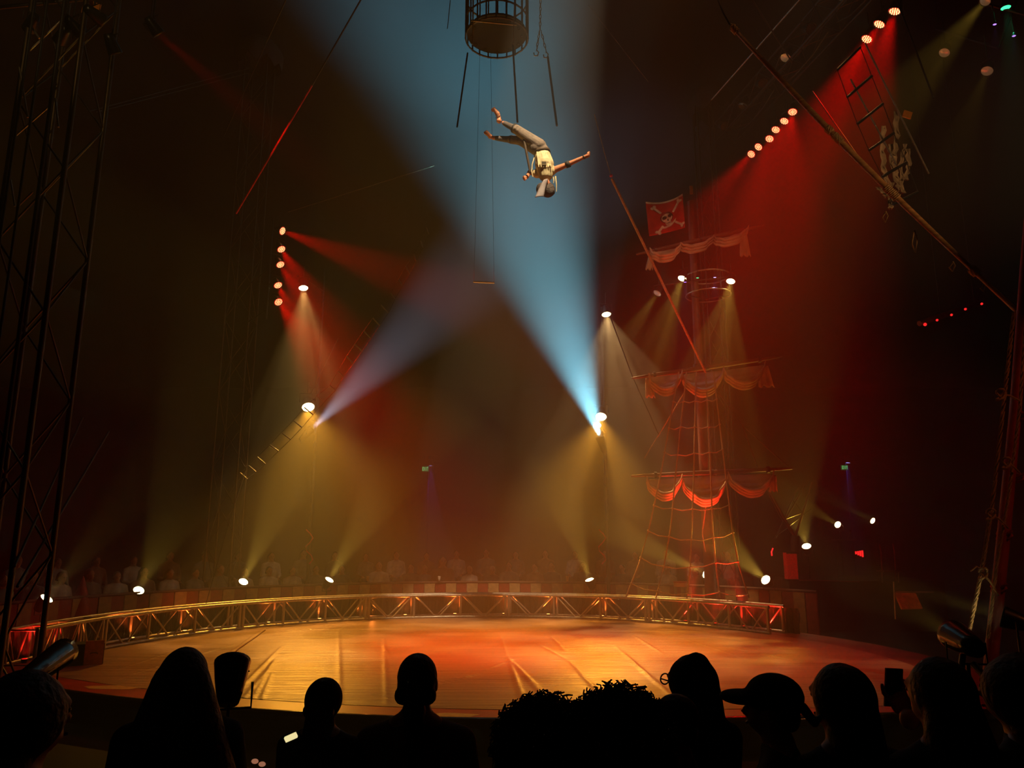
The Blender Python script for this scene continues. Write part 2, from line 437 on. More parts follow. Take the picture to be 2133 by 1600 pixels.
def fixture(name, label, cat, pos, aim, r, lens, col=None, power=0, deg=30, blend=.4, length=None, group=None, gobo=None,
            leds=False, yoke=True, stand=None, hang=None, body=black, dots=led_d):
    pos = Vector(pos); d = (Vector(aim) - pos).normalized(); L = length or r * 2.2
    t = thing(name, label, cat, pos, group); R = frame(d)
    MB().lathe(pos - d * L, d, [(0, .0004), (.0, r * .62), (L * .25, r * .78), (L * .6, r * .95), (L * .97, r * 1.08), (L * 1.06, r * 1.12), (L * 1.06, r * 1.0), (L * .96, r * .96)]).build('housing', body, t)
    MB().lathe(pos - d * .005, d, [(0, r * .99), (r * .02, r * .9), (r * .06, r * .5), (r * .08, .001)], 24).build('lens', lens, t)
    if leds:
        mb = MB()
        for (qx, qy) in [(0, 0)] + [(.36 * math.cos(k * PI / 3), .36 * math.sin(k * PI / 3)) for k in range(6)] + [(.72 * math.cos(k * PI / 6), .72 * math.sin(k * PI / 6)) for k in range(12)]:
            mb.sph(pos + R @ Vector((qx * r, qy * r, r * .10)), r * .125, 6, 4)
        mb.build('led_array', dots, t)
    if yoke:
        side = R @ Vector((1, 0, 0)); mid = pos - d * L * .5
        side = Vector((side.x, side.y, 0)).normalized() if Vector((side.x, side.y, 0)).length > .2 else Vector((1, 0, 0))
        up = Vector((0, 0, -1 if stand is not None else 1)); q = r * 1.3
        MB().tube([mid + side * q, mid + side * q + up * r * 1.5, mid - side * q + up * r * 1.5, mid - side * q], r * .09, 6).build('yoke', darksteel, t)
        if stand is not None:
            MB().cyl(mid + up * r * 1.5, (mid.x, mid.y, stand + .03), max(.012, r * .12), n=8).build('stand_pole', darksteel, t)
            MB().cyl((mid.x, mid.y, stand), (mid.x, mid.y, stand + .04), r * 1.1, r * .9, 14).build('base', darksteel, t)
        elif hang is not None:
            MB().cyl(mid + up * r * 1.5, mid + up * (r * 1.5 + hang), max(.012, r * .12), n=8).build('hanging_pipe', darksteel, t)
    if col:
        spot(t, pos + d * (r * .12 + .03), aim, col, power, deg, blend, min(r * .5, .06), gobo)
    return t
AMB = (1.0, .42, .035); AMB2 = (1.0, .60, .07); RED = (1, .001, .001); WARM = (1, .58, .20)
# footlights round the ring, aimed up through the haze
foot = [(97, 1247, 13.5, (300, 1000, 13.2), 900, 24, 'footlight outside the ring at far left, beam hardly visible'),
        (289, 1230, 16.5, (420, 960, 14.5), 2600, 30, 'footlight behind the striped barrier at left, beam tilting right'),
        (507, 1212, 18.5, (610, 980, 16.6), 9000, 22, 'footlight above the second truss section, yellow beam rising right'),
        (686, 1208, 19.0, (810, 1000, 18), 7500, 28, 'footlight left of centre in front of the far spectators'),
        (1228, 1208, 19.0, (1150, 960, 18), 7500, 28, 'footlight right of centre with a short yellow cone'),
        (1470, 1195, 18.5, (1140, 1040, 16.8), 17000, 18, 'footlight inside the rope netting, strong beam to the left'),
        (1595, 1208, 17.5, (1450, 1080, 15.8), 11000, 26, 'footlight right of the rope netting, beam to upper left'),
        (1680, 1138, 19.0, (1640, 980, 17.6), 3600, 40, 'footlight beside the crossed struts above the bandstand'),
        (1745, 1093, 20.5, (1640, 1030, 19), 3000, 16, 'small round lamp right of the crossed struts'),
        (1818, 1085, 22.5, (1740, 1045, 22), 1500, 14, 'farthest small lamp at right, seen edge on')]
for px, py, Y, aim, pw, deg, lab in foot:
    p = P(px, py, Y)
    fixture('footlight', lab, 'spotlight', p, P(*aim), .112 if Y < 20 else .09, lens_w, AMB2, pw * .55, deg, .35, stand=GZ)
fixture('footlight', 'bright narrow lamp at right edge behind the red mast, facing left', 'spotlight', P(2090, 1285, 6.6), P(1800, 1195, 7.2), .085, lens_w, AMB2, 420, 16, .5, stand=GZ)
# quarter poles carrying four lamps each side
for px, top, lab in ((652, 560, 'slim tent pole at left carrying the follow spot and two amber lamps'), (1262, 640, 'slim tent pole at right carrying the blue follow spot')):
    b = P(px, 1000, 19.6); t = thing('tent_pole', lab, 'pole', (b.x, 19.6, GZ))
    zt = P(px, top, 19.6).z
    MB().cyl((b.x, 19.6, GZ), (b.x, 19.6, zt), .05, .04, 10).build('shaft', darksteel, t)
    MB().cyl((b.x, 19.6, GZ), (b.x, 19.6, GZ + .06), .25, .2, 16).build('base_plate', darksteel, t)
    for qx, qy, qY in (((632, 600, 18.4), (642, 848, 19), (648, 895, 19.2)) if px < 900 else ((1263, 655, 18.8), (1252, 868, 19), (1244, 886, 19.1), (1250, 912, 18.5))):
        w_ = P(qx, qy, qY + .2); bar(t, 'arm', (b.x, 19.6, w_.z + .25), w_ + Vector((0, 0, .25)), .018, darksteel)
    q = [P(px + 8 * math.sin(k * 1.3) - 8, 1175 - k * 9, 19.5) for k in range(9)]
    MB().tube(q, .014, 5).build('red_cable', redcable, t)
fixture('wash_lamp', 'amber lamp high on the left pole throwing split rays', 'spotlight', P(632, 600, 18.4), P(650, 1000, 16.5), .12, lens_w, (1, .55, .14), 9000, 42, .3, gobo=(7, .42, .60), hang=.3)
fixture('wash_lamp', 'amber wash lamp beside the rope ladder, left pole', 'spotlight', P(642, 848, 19), P(690, 1290, 15.2), .16, lens_w, AMB, 11000, 72, .8, hang=.3)
fixture('wash_lamp', 'amber lamp high on the right pole throwing split rays', 'spotlight', P(1263, 655, 18.8), P(1310, 1000, 17.0), .12, lens_w, (1, .60, .22), 6500, 60, .3, gobo=(7, .42, .60), hang=.3)
fixture('wash_lamp', 'amber wash lamp directly above the blue follow spot', 'spotlight', P(1252, 868, 19), P(1215, 1310, 14.8), .14, lens_w, AMB, 11000, 66, .8, hang=.3)
fixture('follow_spot', 'follow spot at right with the bright blue white beam', 'spotlight', P(1250, 912, 18.5), P(1082, 400, 18.3), .10, lens_c, (.24, .78, 1), 120000, 39, 1, length=.4, yoke=True, hang=.2)
fixture('follow_spot', 'follow spot at left with the pale grey violet beam', 'spotlight', P(648, 895, 19.2), P(950, 600, 21), .09, lens_c, (.66, .70, .90), 24000, 30, 1, length=.4, yoke=True, hang=.2)
fixture('wash_lamp', 'lamp just above the right follow spot, overexposed white', 'spotlight', P(1244, 886, 19.1), P(1262, 560, 15), .10, lens_c, (.55, .85, 1), 4000, 10, .7, hang=.2)

# red LED cans on the left tower
for k, (px, py) in enumerate([(588, 481), (586, 519), (584, 551), (579, 594), (580, 629)]):
    ax, ay = [(1000, 640), (760, 800), (760, 850), (740, 900), (700, 800)][k]
    fixture('red_led_can', ['topmost red can lamp in the left column', 'second red can lamp from the top, left column', 'middle red can lamp of the left column',
            'fourth red can lamp from the top, left column', 'lowest red can lamp of the left column'][k], 'spotlight',
            P(px, py, 17.2), P(ax, ay, 15.5), .105, led_r, RED, [14000, 9000, 9000, 9000, 9000][k], [20, 30, 28, 30, 30][k], .8, leds=True, group='red can lamps on the left tower')
fixture('red_led_can', 'single red lamp at upper left, turned away, over the cable coloured as red lit', 'spotlight', P(322, 64, 11.5), P(585, 290, 14.5), .09, led_r, RED, 2400, 16, .9, hang=.4)
# red LED cans along the overhead truss
rl = [(1565, 321, 17.4), (1580, 306, 17.0), (1603, 289, 16.6), (1616, 270, 16.2), (1634, 252, 15.8), (1651, 233, 15.4), (1806, 81, 12.4), (1832, 50, 11.9), (1864, 23, 11.4)]
rlab = ['farthest red can lamp at the lower left end of the overhead truss', 'second red can lamp from the lower end of the overhead truss',
        'third red can lamp from the lower end of the overhead truss', 'half hidden fourth red can lamp from the lower end of the overhead truss',
        'fifth red can lamp of the lower group on the overhead truss', 'red can lamp touching the long wooden spar', 'first of the three big red can lamps near the top',
        'middle one of the three big red can lamps near the top', 'topmost big red can lamp near the right corner']
for k, (px, py, Y) in enumerate(rl):
    aim = P(1380, 540, 15.5) if k < 2 else (P(1500, 560, 15) if k < 6 else P(1590, 480, 12.5))
    if k == 5: aim = P(1600, 560, 14)
    if k == 8: aim = P(1740, 420, 11.8)
    fixture('red_led_can', rlab[k], 'spotlight', P(px, py, Y), aim, .105, led_r, RED, [9000, 5000, 4000, 2500, 5000, 7500, 9000, 9000, 9000][k], [20, 26, 26, 26, 34, 40, 30, 34, 38][k], .9, leds=True, hang=.30, group='red can lamps on the overhead truss')
# tall right-hand lamps near the top corner
for px, py, Y, ax, ay, pw, deg, lab in [(2052, 2, 12, 1890, 190, 1500, 22, 'amber lamp at the top edge, right corner, wide dim beam'),
                                 (1967, 110, 13, 1925, 190, 220, 16, 'small amber lamp below the top right corner'),
                                 (2056, 148, 12, 2020, 240, 260, 20, 'lowest small amber lamp of the top right cluster')]:
    fixture('par_can', lab, 'spotlight', P(px, py, Y), P(ax, ay, Y - .3), .10, lens_dim, AMB2, pw, deg, .5, hang=.5)
fixture('par_can', 'green lamp in the top right corner', 'spotlight', P(2095, 16, 11.5), P(2108, 120, 11.5), .08, led_g, (.05, 1, .45), 260, 22, .5, hang=.4)
for px, py, lab in ((2072, 51, 'violet pin lamp left of the green corner lamp'), (2112, 75, 'violet pin lamp under the green corner lamp')):
    fixture('pin_lamp', lab, 'spotlight', P(px, py, 11.5), P(px + 4, py + 90, 11.5), .03, led_v, (.4, .15, 1), 25, 30, .5, hang=.3)
t = thing('lamp_pipe', 'dark pipe at the top right corner holding the amber and coloured lamps', 'pipe', P(2060, -20, 12))
for (a_, b_) in (((1950, 60, 13), (2080, 100, 12)), ((2030, -45, 12), (2133, -25, 11.5)), ((2060, 10, 11.6), (2133, 30, 11.5)), ((2080, 100, 12), (2140, -60, 11.8))):
    MB().cyl(P(*a_), P(*b_), .025, n=8).build('pipe', darksteel, t)
# pirate mast crow's nest lamps
fixture('par_can', 'white hot lamp at the left end of the lit ring on the pirate mast', 'spotlight', P(1421, 580, 16.5), P(1370, 720, 15.8), .10, lens_w, AMB2, 4200, 26, .4, gobo=(8, .42, .58), hang=.2)
fixture('par_can', 'dim lamp left of the lit ring, behind the red lit spar', 'spotlight', P(1369, 611, 16.8), P(1290, 730, 16.2), .10, lens_dim, AMB2, 2000, 22, .4, hang=.2)
fixture('par_can', 'white hot lamp at the right end of the lit ring on the pirate mast', 'spotlight', P(1522, 586, 16.5), P(1490, 760, 15.6), .10, lens_w, AMB2, 4600, 34, .4, gobo=(8, .42, .58), hang=.2)
for px, py, m_, col, pw, lab in ((1453, 579, led_g, (.1, 1, .1), 60, 'tiny green lamp on the lit ring of the pirate mast'), (1489, 578, led_b, (.35, .3, 1), 90, 'tiny blue lamp on the lit ring of the pirate mast'),
                                 (1427, 588, led_v, (.35, .3, 1), 90, 'tiny violet lamp at the left side of the lit ring')):
    fixture('pin_lamp', lab, 'spotlight', P(px, py, 16.4), P(px, py + 60, 16.4), .035, m_, col, pw, 34, .6, hang=.1)
# blue lamps by the exit signs
fixture('pin_lamp', 'small blue lamp beside the centre exit sign', 'spotlight', P(897, 970, 28), P(900, 1060, 28), .11, led_b, (.25, .12, 1), 900, 30, .6, hang=.2)
fixture('pin_lamp', 'small blue lamp beside the right exit sign', 'spotlight', P(1766, 964, 27), P(1764, 1060, 27), .11, led_b, (.20, .15, 1), 900, 30, .6, hang=.2)
# orange lamps inside the ring truss (seen) and uplights behind the posts
for px, py, a, lab in ((466, 1286, 0, 'round glowing orange lamp inside the second truss section'), (754, 1267, 0, 'orange lamp seen half edge on at a truss joint')):
    Y = 16.35 if px < 500 else 17.9
    p = P(px, py, Y); t = fixture('truss_lamp', lab, 'lamp', p, p + Vector((.3 if px < 500 else .9, -1, .05)), .075, led_o, None, leds=True, yoke=False, dots=led_o, length=.12)
    L = bpy.data.lights.new('lamp_light', 'SPOT'); L.energy = 40; L.color = (1, .22, .03); L.spot_size = 2.7; L.spot_blend = .6; L.shadow_soft_size = .06
    o = bpy.data.objects.new('lamp_light', L); C.objects.link(o); o.parent = t; o.location = (.0, -.12, 0); o.rotation_euler = (PI / 2, 0, 0)
    o2 = bpy.data.objects.new('lamp_light', L.copy()); o2.data.energy = 4; o2.data.spot_size = 3.1; C.objects.link(o2); o2.parent = t; o2.location = (.25, .0, 0); o2.rotation_euler = (PI / 2, 0, PI)
ups = [(181, 25), (175, 14), (160, 16), (150, 20), (134, 16), (124, 18), (107, 26), (97, 30), (87, 26), (78, 22), (67, 30), (58, 24), (50, 22), (44, 40), (38, 30), (33, 40)]
for k, (a, pw) in enumerate(ups):
    red = a < 52 or a > 175
    p = ring(a, RR + TD * .75, .06)
    lab = '%s %sfloor uplight from the left inside the ring truss' % (['first', 'second', 'third', 'fourth', 'fifth', 'sixth', 'seventh', 'eighth', 'ninth', 'tenth', 'eleventh', 'twelfth', 'thirteenth', 'fourteenth', 'fifteenth', 'sixteenth'][k], 'red ' if red else 'orange ')
    t = thing('truss_uplight', lab, 'lamp', p, 'floor uplights inside the ring truss')
    MB().cyl(p + Vector((0, 0, -.055)), p, .035, .045, 12).build('housing', black, t)
    MB().cyl(p, p + Vector((0, 0, .006)), .036, n=12).build('lens', led_r if red else led_o, t)
    L = bpy.data.lights.new('lamp_light', 'SPOT'); L.energy = pw * 2.3; L.color = (1, .02, .01) if red else (1, .15, .02); L.spot_size = 1.9; L.spot_blend = .5; L.shadow_soft_size = .03
    o = bpy.data.objects.new('lamp_light', L); C.objects.link(o); o.parent = t; o.location = (0, 0, .03); o.rotation_euler = (PI + .1 * math.sin(math.radians(a)), -.1 * math.cos(math.radians(a)), 0)
# red uplights that reach the sails
for px, lab in ((1442, 'red lamp behind the right truss aimed up at the sails'), (1552, 'red lamp at the right truss end aimed up at the sails')):
    p = P(px, 1262, 17.15 if px < 1500 else 16.3); p.z = .30
    fixture('red_led_can', lab, 'spotlight', p, P(1440, 985, 16.7), .09, led_r, (1, .03, .015), 6000, 30, .5, leds=True, stand=GZ)
# extra stage wash added from an unseen pipe above the frame
rig = thing('unseen_wash_rig', 'added lighting pipe for extra stage wash, unseen above the frame', 'rig', (0, 9, 14.6))
MB().cyl((-6, 9, 14.6), (6, 9, 14.6), .05, n=10).build('pipe', darksteel, rig)
spot(rig, (-2.6, 9, 14.4), (-2.2, 12.0, 0), (1, .36, .10), 1500, 34, 1, .1)
spot(rig, (2.6, 9, 14.4), (1.6, 12.0, 0), (1, .36, .10), 1700, 38, 1, .1)
spot(rig, (0, 9, 14.4), (-.3, 11.6, 0), (1, .30, .10), 700, 40, 1, .1)
spot(rig, (5, 9, 14.4), (4.2, 11.5, 0), (1, .42, .14), 1800, 24, .5, .05, gobo=(30, .5, .6))
unseen_lamp = thing('unseen_spot', 'follow spot hanging high in front of the acrobat, above the frame', 'spotlight', (1.4, 6.2, 14.2))
MB().cyl((1.5, 5.7, 14.7), (1.4, 6.2, 14.2), .15, n=14).build('housing', black, unseen_lamp)
MB().cyl((1.45, 5.9, 14.6), (1.45, 5.9, 17.0), .03, n=8).build('hanging_pipe', darksteel, unseen_lamp)
spot(unseen_lamp, (1.39, 6.25, 14.14), P(1125, 322, 11.5), (1, .68, .38), 42000, 15, .3, .08)
unseen_lamp = thing('unseen_spot', 'added small lamp above left of the viewer, unseen, for the tower can lamps', 'spotlight', (-5, 4, 9.5))  # unseen lamp added to brighten the can rims at the tower top
MB().cyl((-5.4, 3.5, 9.7), (-5, 4, 9.5), .12, n=14).build('housing', black, unseen_lamp)
MB().cyl((-5.2, 3.75, 9.7), (-5.2, 3.75, 17.0), .03, n=8).build('hanging_pipe', darksteel, unseen_lamp)
spot(unseen_lamp, (-5.03, 4.05, 9.48), P(170, 60, 8.9), (1, .62, .25), 420, 30, .8, .05)
unseen_lamp = thing('unseen_spot', 'added lamp above right of the viewer, unseen, brightening the pirate mast', 'spotlight', (6, 5, 13))  # unseen lamp added to brighten the mast, its sails and the flag
MB().cyl((6, 4.4, 13.2), (6, 5, 13), .15, n=14).build('housing', black, unseen_lamp)
MB().cyl((6, 4.6, 13.2), (6, 4.6, 17.0), .03, n=8).build('hanging_pipe', darksteel, unseen_lamp)
spot(unseen_lamp, (6, 5.1, 12.97), (3.5, 17.2, 7.6), (1, .50, .28), 5200, 20, .8, .1)
unseen_lamp = thing('unseen_spot', 'added pair of low lamps right of the viewer, unseen, for spar and ropes', 'spotlight', (7, 3, 5))  # unseen lamps added to brighten the long spar and the ropes at right
MB().cyl((7.1, 2.6, 4.9), (7, 3, 5), .12, n=14).build('housing', black, unseen_lamp)
MB().cyl((7.05, 2.8, GZ), (7.05, 2.8, 4.9), .04, n=8).build('stand_pole', darksteel, unseen_lamp)
spot(unseen_lamp, (6.98, 3.1, 5.05), P(1830, 370, 9.6), (1, .52, .20), 2600, 36, .8, .06)
spot(unseen_lamp, (6.9, 3.1, 4.95), P(2070, 1050, 7), (1, .22, .05), 420, 44, .8, .06)

# ------------------------------------------------------------------ lattice towers and overhead truss
def lattice(name, label, cat, p0, p1, wd, bay, m, side=None, r=.028, rb=.012, zig=(0, 1, 2, 3)):
    p0 = Vector(p0); p1 = Vector(p1); d = (p1 - p0).normalized(); L = (p1 - p0).length
    t = thing(name, label, cat, p0)
    sx = Vector(side) if side else Vector((1, 0, 0)); sx = (sx - d * sx.dot(d)).normalized(); sy = d.cross(sx)
    cs = [(sx * a + sy * b) * wd / 2 for a, b in ((-1, -1), (1, -1), (1, 1), (-1, 1))]
    for c in cs: bar(t, 'chord', p0 + c, p1 + c, r, m, 8)
    nb = max(1, int(L / bay)); h = L / nb
    for i in range(nb):
        for f in zig:
            a = cs[f]; b = cs[(f + 1) % 4]
            if (i + f) % 2: a, b = b, a
            bar(t, 'brace', p0 + d * h * i + a, p0 + d * h * (i + 1) + b, rb, m, 5)
    return t
lt = P(62, 900, 8.7).x
lattice('lattice_tower', 'tall dark lattice tower at the left edge, close to the viewer', 'tower', (lt - .38, 9.1, GZ), (lt - .38, 9.1, 14), .72, .9, tower_m, r=.035, rb=.014)
for k, dx in enumerate((-.12, .06, .30)):
    props(MB().tube([(lt - .5 + dx, 8.62 - .02 * k, z) for z in (GZ, 2, 5, 9, 13)], .018 + .008 * (k == 2), 6).build('hanging_cable', cable_m),
          ['thin black cable down the left part of the near tower', 'black cable down the middle of the near tower', 'thick black cable down the right side of the near tower'][k], 'cable')
t2x = P(494, 650, 18.6).x
lattice('lattice_tower', 'dark lattice tower at left carrying the column of red lamps', 'tower', (t2x, 18.9, GZ), (t2x, 18.9, P(540, 130, 18.9).z), .62, .9, tower_m, r=.026, rb=.010)
t3x = P(1470, 300, 19.5).x
lattice('lattice_tower', 'dark lattice tower behind the pirate mast', 'tower', (t3x, 19.6, GZ), (t3x, 19.6, P(1470, 200, 19.6).z), .46, .9, tower_m, r=.026, rb=.010)
for px, py, Y, lab in ((540, 118, 18.9, 'dark canvas hood over the top of the left tower'), (1480, 215, 19.6, 'dark canvas hood over the top of the tower behind the pirate mast')):
    c = P(px, py, Y); R_ = .62; mb = MB(); vs = []
    for j in range(9):
        th = PI * .62 * j / 8
        for k in range(28):
            a = 2 * PI * k / 28; rr_ = R_ * math.sin(th) * (1 + .10 * math.sin(a * 7) * j / 8)
            vs.append(c + Vector((rr_ * math.cos(a), rr_ * math.sin(a), R_ * .9 * math.cos(th) - (.25 * abs(math.sin(a * 3.5)) if j == 8 else 0))))
    mb.add(vs, [(j * 28 + k, j * 28 + (k + 1) % 28, (j + 1) * 28 + (k + 1) % 28, (j + 1) * 28 + k) for j in range(8) for k in range(28)], True)
    props(mb.build('canvas_hood', mat('hood_canvas', (.05, .028, .02), .8)), lab, 'hood')
# pipe that carries the left red lamps
a = P(566, 455, 17.5); b = P(566, 665, 17.5)
t = thing('lamp_pipe', 'vertical pipe with arms holding the five red lamps of the left tower', 'pipe', b)
x_ = (a.x + b.x) / 2 - .05
MB().cyl((x_, 17.5, b.z), (x_, 17.5, a.z), .025, n=8).build('pipe', darksteel, t)
for z in (b.z + .25, (a.z + b.z) / 2, a.z - .25):
    bar(t, 'arm', (x_, 17.5, z), (t2x + .31, 18.6, z), .02, darksteel)
for px, py in [(588, 481), (586, 519), (584, 551), (579, 594), (580, 629)]:
    q = P(px, py, 17.25); bar(t, 'clamp', (x_, 17.5, q.z + .1), (q.x, 17.32, q.z + .1), .012, darksteel)
# overhead truss at right
oa = P(1530, 318, 18.1); ob = P(1935, -95, 10.6)
oa = oa + Vector((-.22, 0, .55)); ob = ob + Vector((-.22, 0, .55))
ot = lattice('overhead_truss', 'black lighting truss running overhead from the mast to the top right corner', 'truss', oa, ob, .52, .62, mat('truss_black', (.05, .035, .03), .35, .6), side=(0, 0, 1), r=.026, rb=.012)
for k in range(7):
    q = oa.lerp(ob, .08 + .14 * k) + Vector((-.25, 0, -.1)); dd = (ob - oa).normalized()
    aim = q + Vector((-.5, -.3, -1)) if k % 2 else q + Vector((.1, -.9, -.6))
    fixture('par_can', ['unlit can lamp at the lower end of the overhead truss', 'second unlit can lamp from the lower end of the overhead truss', 'third unlit can lamp from the lower end of the overhead truss',
            'unlit can lamp at the middle of the overhead truss', 'unlit can lamp above the middle of the overhead truss', 'unlit can lamp left of the big red lamps', 'unlit can lamp at the top end of the overhead truss'][k],
            'spotlight', q, aim, .11, lens_dim if k in (3, 5) else mat('lens_off', (.2, .15, .1), .1, .3), length=.3)
for k in range(3):
    q0 = oa.lerp(ob, .1 + .3 * k) + Vector((0, 0, -.26)); q1 = oa.lerp(ob, .36 + .3 * k) + Vector((0, 0, -.26)); mid = (q0 + q1) / 2 - Vector((.1, 0, .28))
    props(MB().tube([q0, q0.lerp(mid, .5) - Vector((0, 0, .06)), mid, mid.lerp(q1, .5) - Vector((0, 0, .06)), q1], .014, 6).build('cable_loop', cable_m),
          ['drooping cable loop under the lower end of the overhead truss', 'drooping cable loop under the middle of the overhead truss', 'drooping cable loop under the upper end of the overhead truss'][k], 'cable')
# clutter of lamps at the top of the near tower
for k, (px, py, Y, ax, ay) in enumerate([(168, 68, 8.9, 260, 160), (212, 42, 8.7, 300, 110), (125, 85, 8.9, 60, 200), (62, 60, 8.8, 20, 160), (330, 70, 9.5, 420, 200), (240, 110, 9.0, 300, 260)]):
    fixture('par_can', ['can lamp with a golden rim beside the near tower top', 'can lamp with a bright yellow filter edge, right of the near tower top', 'silver rimmed can lamp on the near tower top',
            'can lamp at the top left corner', 'can lamp with a reddish rim hanging right of the near tower', 'small dark can lamp hanging right of the near tower'][k], 'spotlight',
            P(px, py, Y), P(ax, ay, Y + .6), .085, mat('lens_off', (.2, .15, .1), .1, .3), length=.24, hang=.5)
q = P(190, 18, 8.9)
props(MB().box(q, (.22, .02, .20), Euler((.5, .35, .2)).to_matrix()).build('colour_filter', mat('filter_orange', (.8, .30, .04), .4)), 'orange colour filter plate at the top left corner', 'filter')
bt = thing('lamp_bar', 'horizontal pipe across the top of the near tower holding can lamps', 'pipe', P(20, -20, 9.0))
MB().cyl(P(-40, 20, 9.0), P(360, -20, 9.6), .03, n=8).build('pipe', darksteel, bt)
for a_, b_ in (((62, 105), (126, 44)), ((57, 44), (82, 80)), ((30, 285), (102, 222)), ((40, 140), (58, 245)), ((115, 205), (122, 265)), ((22, 375), (31, 430)), ((35, 432), (68, 400))):
    bar(bt, 'strut', P(*a_, 8.7), P(*b_, 8.7), .012, steel)

# ------------------------------------------------------------------ cables and rigging lines
def line(name, label, cat, pts, r, m, sag=0.0):
    pts = [P(*p) for p in pts]
    if len(pts) == 2 and sag:
        a, b = pts; pts = [a.lerp(b, k / 8) - Vector((0, 0, sag * 4 * (k / 8) * (1 - k / 8))) for k in range(9)]
    return props(MB().tube(pts, r, 6).build(name, m), label, cat)
line('guy_cable', 'dark cable at the top left slanting down behind the left tower', 'cable', [(600, -10, 14), (465, 285, 17)], .018, cable_m)
line('guy_cable', 'dark upper cable leading down to the cable coloured as red lit', 'cable', [(757, -10, 13), (650, 178, 14)], .018, cable_m)
line('guy_cable', 'straight cable coloured red as if lit, upper left of the ring', 'cable', [(650, 178, 14), (492, 445, 15.5)], .020, mat('cable_red_light', (.8, .03, .05), .5, emit=(1, .02, .04), estr=0))  # red light falling on the cable is put into its colour
line('guy_cable', 'thin pale pair of wires between the near tower and the left tower', 'cable', [(185, 232, 12), (520, 142, 18)], .012, tower_m)
line('guy_cable', 'lower one of the pale wires between the near tower and the left tower', 'cable', [(200, 234, 12), (520, 152, 18)], .010, tower_m)
line('guy_cable', 'left one of two black cables rising from the near tower foot', 'cable', [(30, 1180, 8.6), (172, 870, 12)], .016, cable_m)
line('guy_cable', 'right one of two black cables rising from the near tower foot', 'cable', [(36, 1222, 8.6), (226, 900, 12)], .018, cable_m)
line('guy_cable', 'grey rope crossing the long spar at the top right', 'cable', [(1672, -8, 11), (1482, 208, 15)], .014, steel)
line('guy_cable', 'black rope from the top edge down to the overhead truss', 'cable', [(1562, -8, 11), (1650, 130, 13)], .014, cable_m)
line('guy_cable', 'black rope right of the topmost red lamp running down', 'cable', [(1866, -5, 9.5), (1945, 205, 9.5)], .014, cable_m)
line('guy_cable', 'dark rope across the red haze below the overhead truss', 'cable', [(1692, 190, 12), (1790, 330, 12)], .012, cable_m)
line('guy_cable', 'faint rope from the upper right across the red haze', 'cable', [(1640, 160, 15), (1575, 60, 15)], .010, cable_m)
line('guy_cable', 'black rope at the top edge above the unlit lamps', 'cable', [(1688, -5, 12), (1712, 48, 12)], .012, cable_m)
line('guy_cable', 'faint wire from centre haze to the left tower', 'cable', [(905, 345, 18), (600, 442, 18)], .010, tower_m)
line('guy_cable', 'dark rope from the right pole lamp to the middle yard', 'cable', [(1272, 662, 18), (1318, 786, 17)], .014, cable_m)
line('guy_cable', 'dark rope hanging from the left end of the middle yard', 'cable', [(1320, 790, 17), (1352, 860, 17), (1372, 905, 17)], .010, cable_m)
line('guy_cable', 'thin rope from the left pole down to the amber wash lamp', 'cable', [(704, 705, 18.5), (648, 820, 18.8)], .009, cable_m)
line('guy_cable', 'hanging black cable left of the centre rig', 'cable', [(974, 110, 13), (952, 265, 13)], .016, cable_m)
line('guy_cable', 'hanging black cable under the centre rig', 'cable', [(1068, 92, 13), (1078, 255, 12.6)], .018, cable_m)
line('guy_cable', 'hanging black strap below the chain', 'cable', [(1141, 118, 12.6), (1160, 262, 12.3)], .02, cable_m)
line('guy_cable', 'thin dark wire from the top edge left of the centre rig', 'cable', [(938, 0, 13), (932, 60, 13)], .008, cable_m)
line('guy_cable', 'thin wire slanting right of the chain', 'cable', [(1225, 10, 13), (1350, 170, 15)], .006, tower_m)
# spar A (long wooden pole upper right)
A = P(1524, 55, 9.4); B = P(2118, 648, 7.6)
t = thing('long_spar', 'long rope wrapped wooden spar crossing the upper right of the picture', 'spar', A)
n = 24; pts = [A.lerp(B, k / n) + Vector((0, 0, -.10 * math.sin(PI * k / n))) for k in range(n + 1)]
MB().tube(pts, [.026 + .012 * math.sin(PI * min(1, k / n * 1.15)) for k in range(n + 1)], 10).build('shaft', bamboo, t)
for k0, k1 in ((0, .6), (9.6, 10), (10.2, 10.9), (14.6, 15.6), (21, 21.4)):
    cpts = []
    for j in range(60):
        kk = k0 + (k1 - k0) * j / 59; i = min(n - 1, int(kk)); c = pts[i].lerp(pts[i + 1], kk - i); an = j * 1.0
        x_ = Vector((.7, 0, .7)); y_ = Vector((0, 1, 0)); cpts.append(c + (x_ * math.cos(an) + y_ * math.sin(an)) * .043)
    MB().tube(cpts, .010, 5).build('rope_wrap', rope_m, t)
for (px, py), ln in (((1905, 480), .28), ((1845, 440), .14), ((1985, 545), .12), ((2050, 590), .10)):
    q = P(px, py, 8.2); MB().tube([q, q + Vector((.02, 0, -ln * .4)), q + Vector((-.02, 0, -ln)), q + Vector((-.05, 0, -ln * .6)), q + Vector((-.01, 0, -.02))], .009, 5).build('rope_end', rope_m, t)
line('guy_cable', 'dark rope holding the upper end of the long spar', 'cable', [(1492, -10, 9.5), (1508, 30, 9.4), (1524, 57, 9.4)], .014, cable_m)
sp = P(1524, 57, 9.4)
props(MB().tube([sp + Vector((.035 * math.cos(a * PI / 6), 0, .05 * math.sin(a * PI / 6))) for a in range(12)], .010, 6, closed=True).build('shackle', steel), 'steel shackle at the upper end of the long spar', 'shackle')
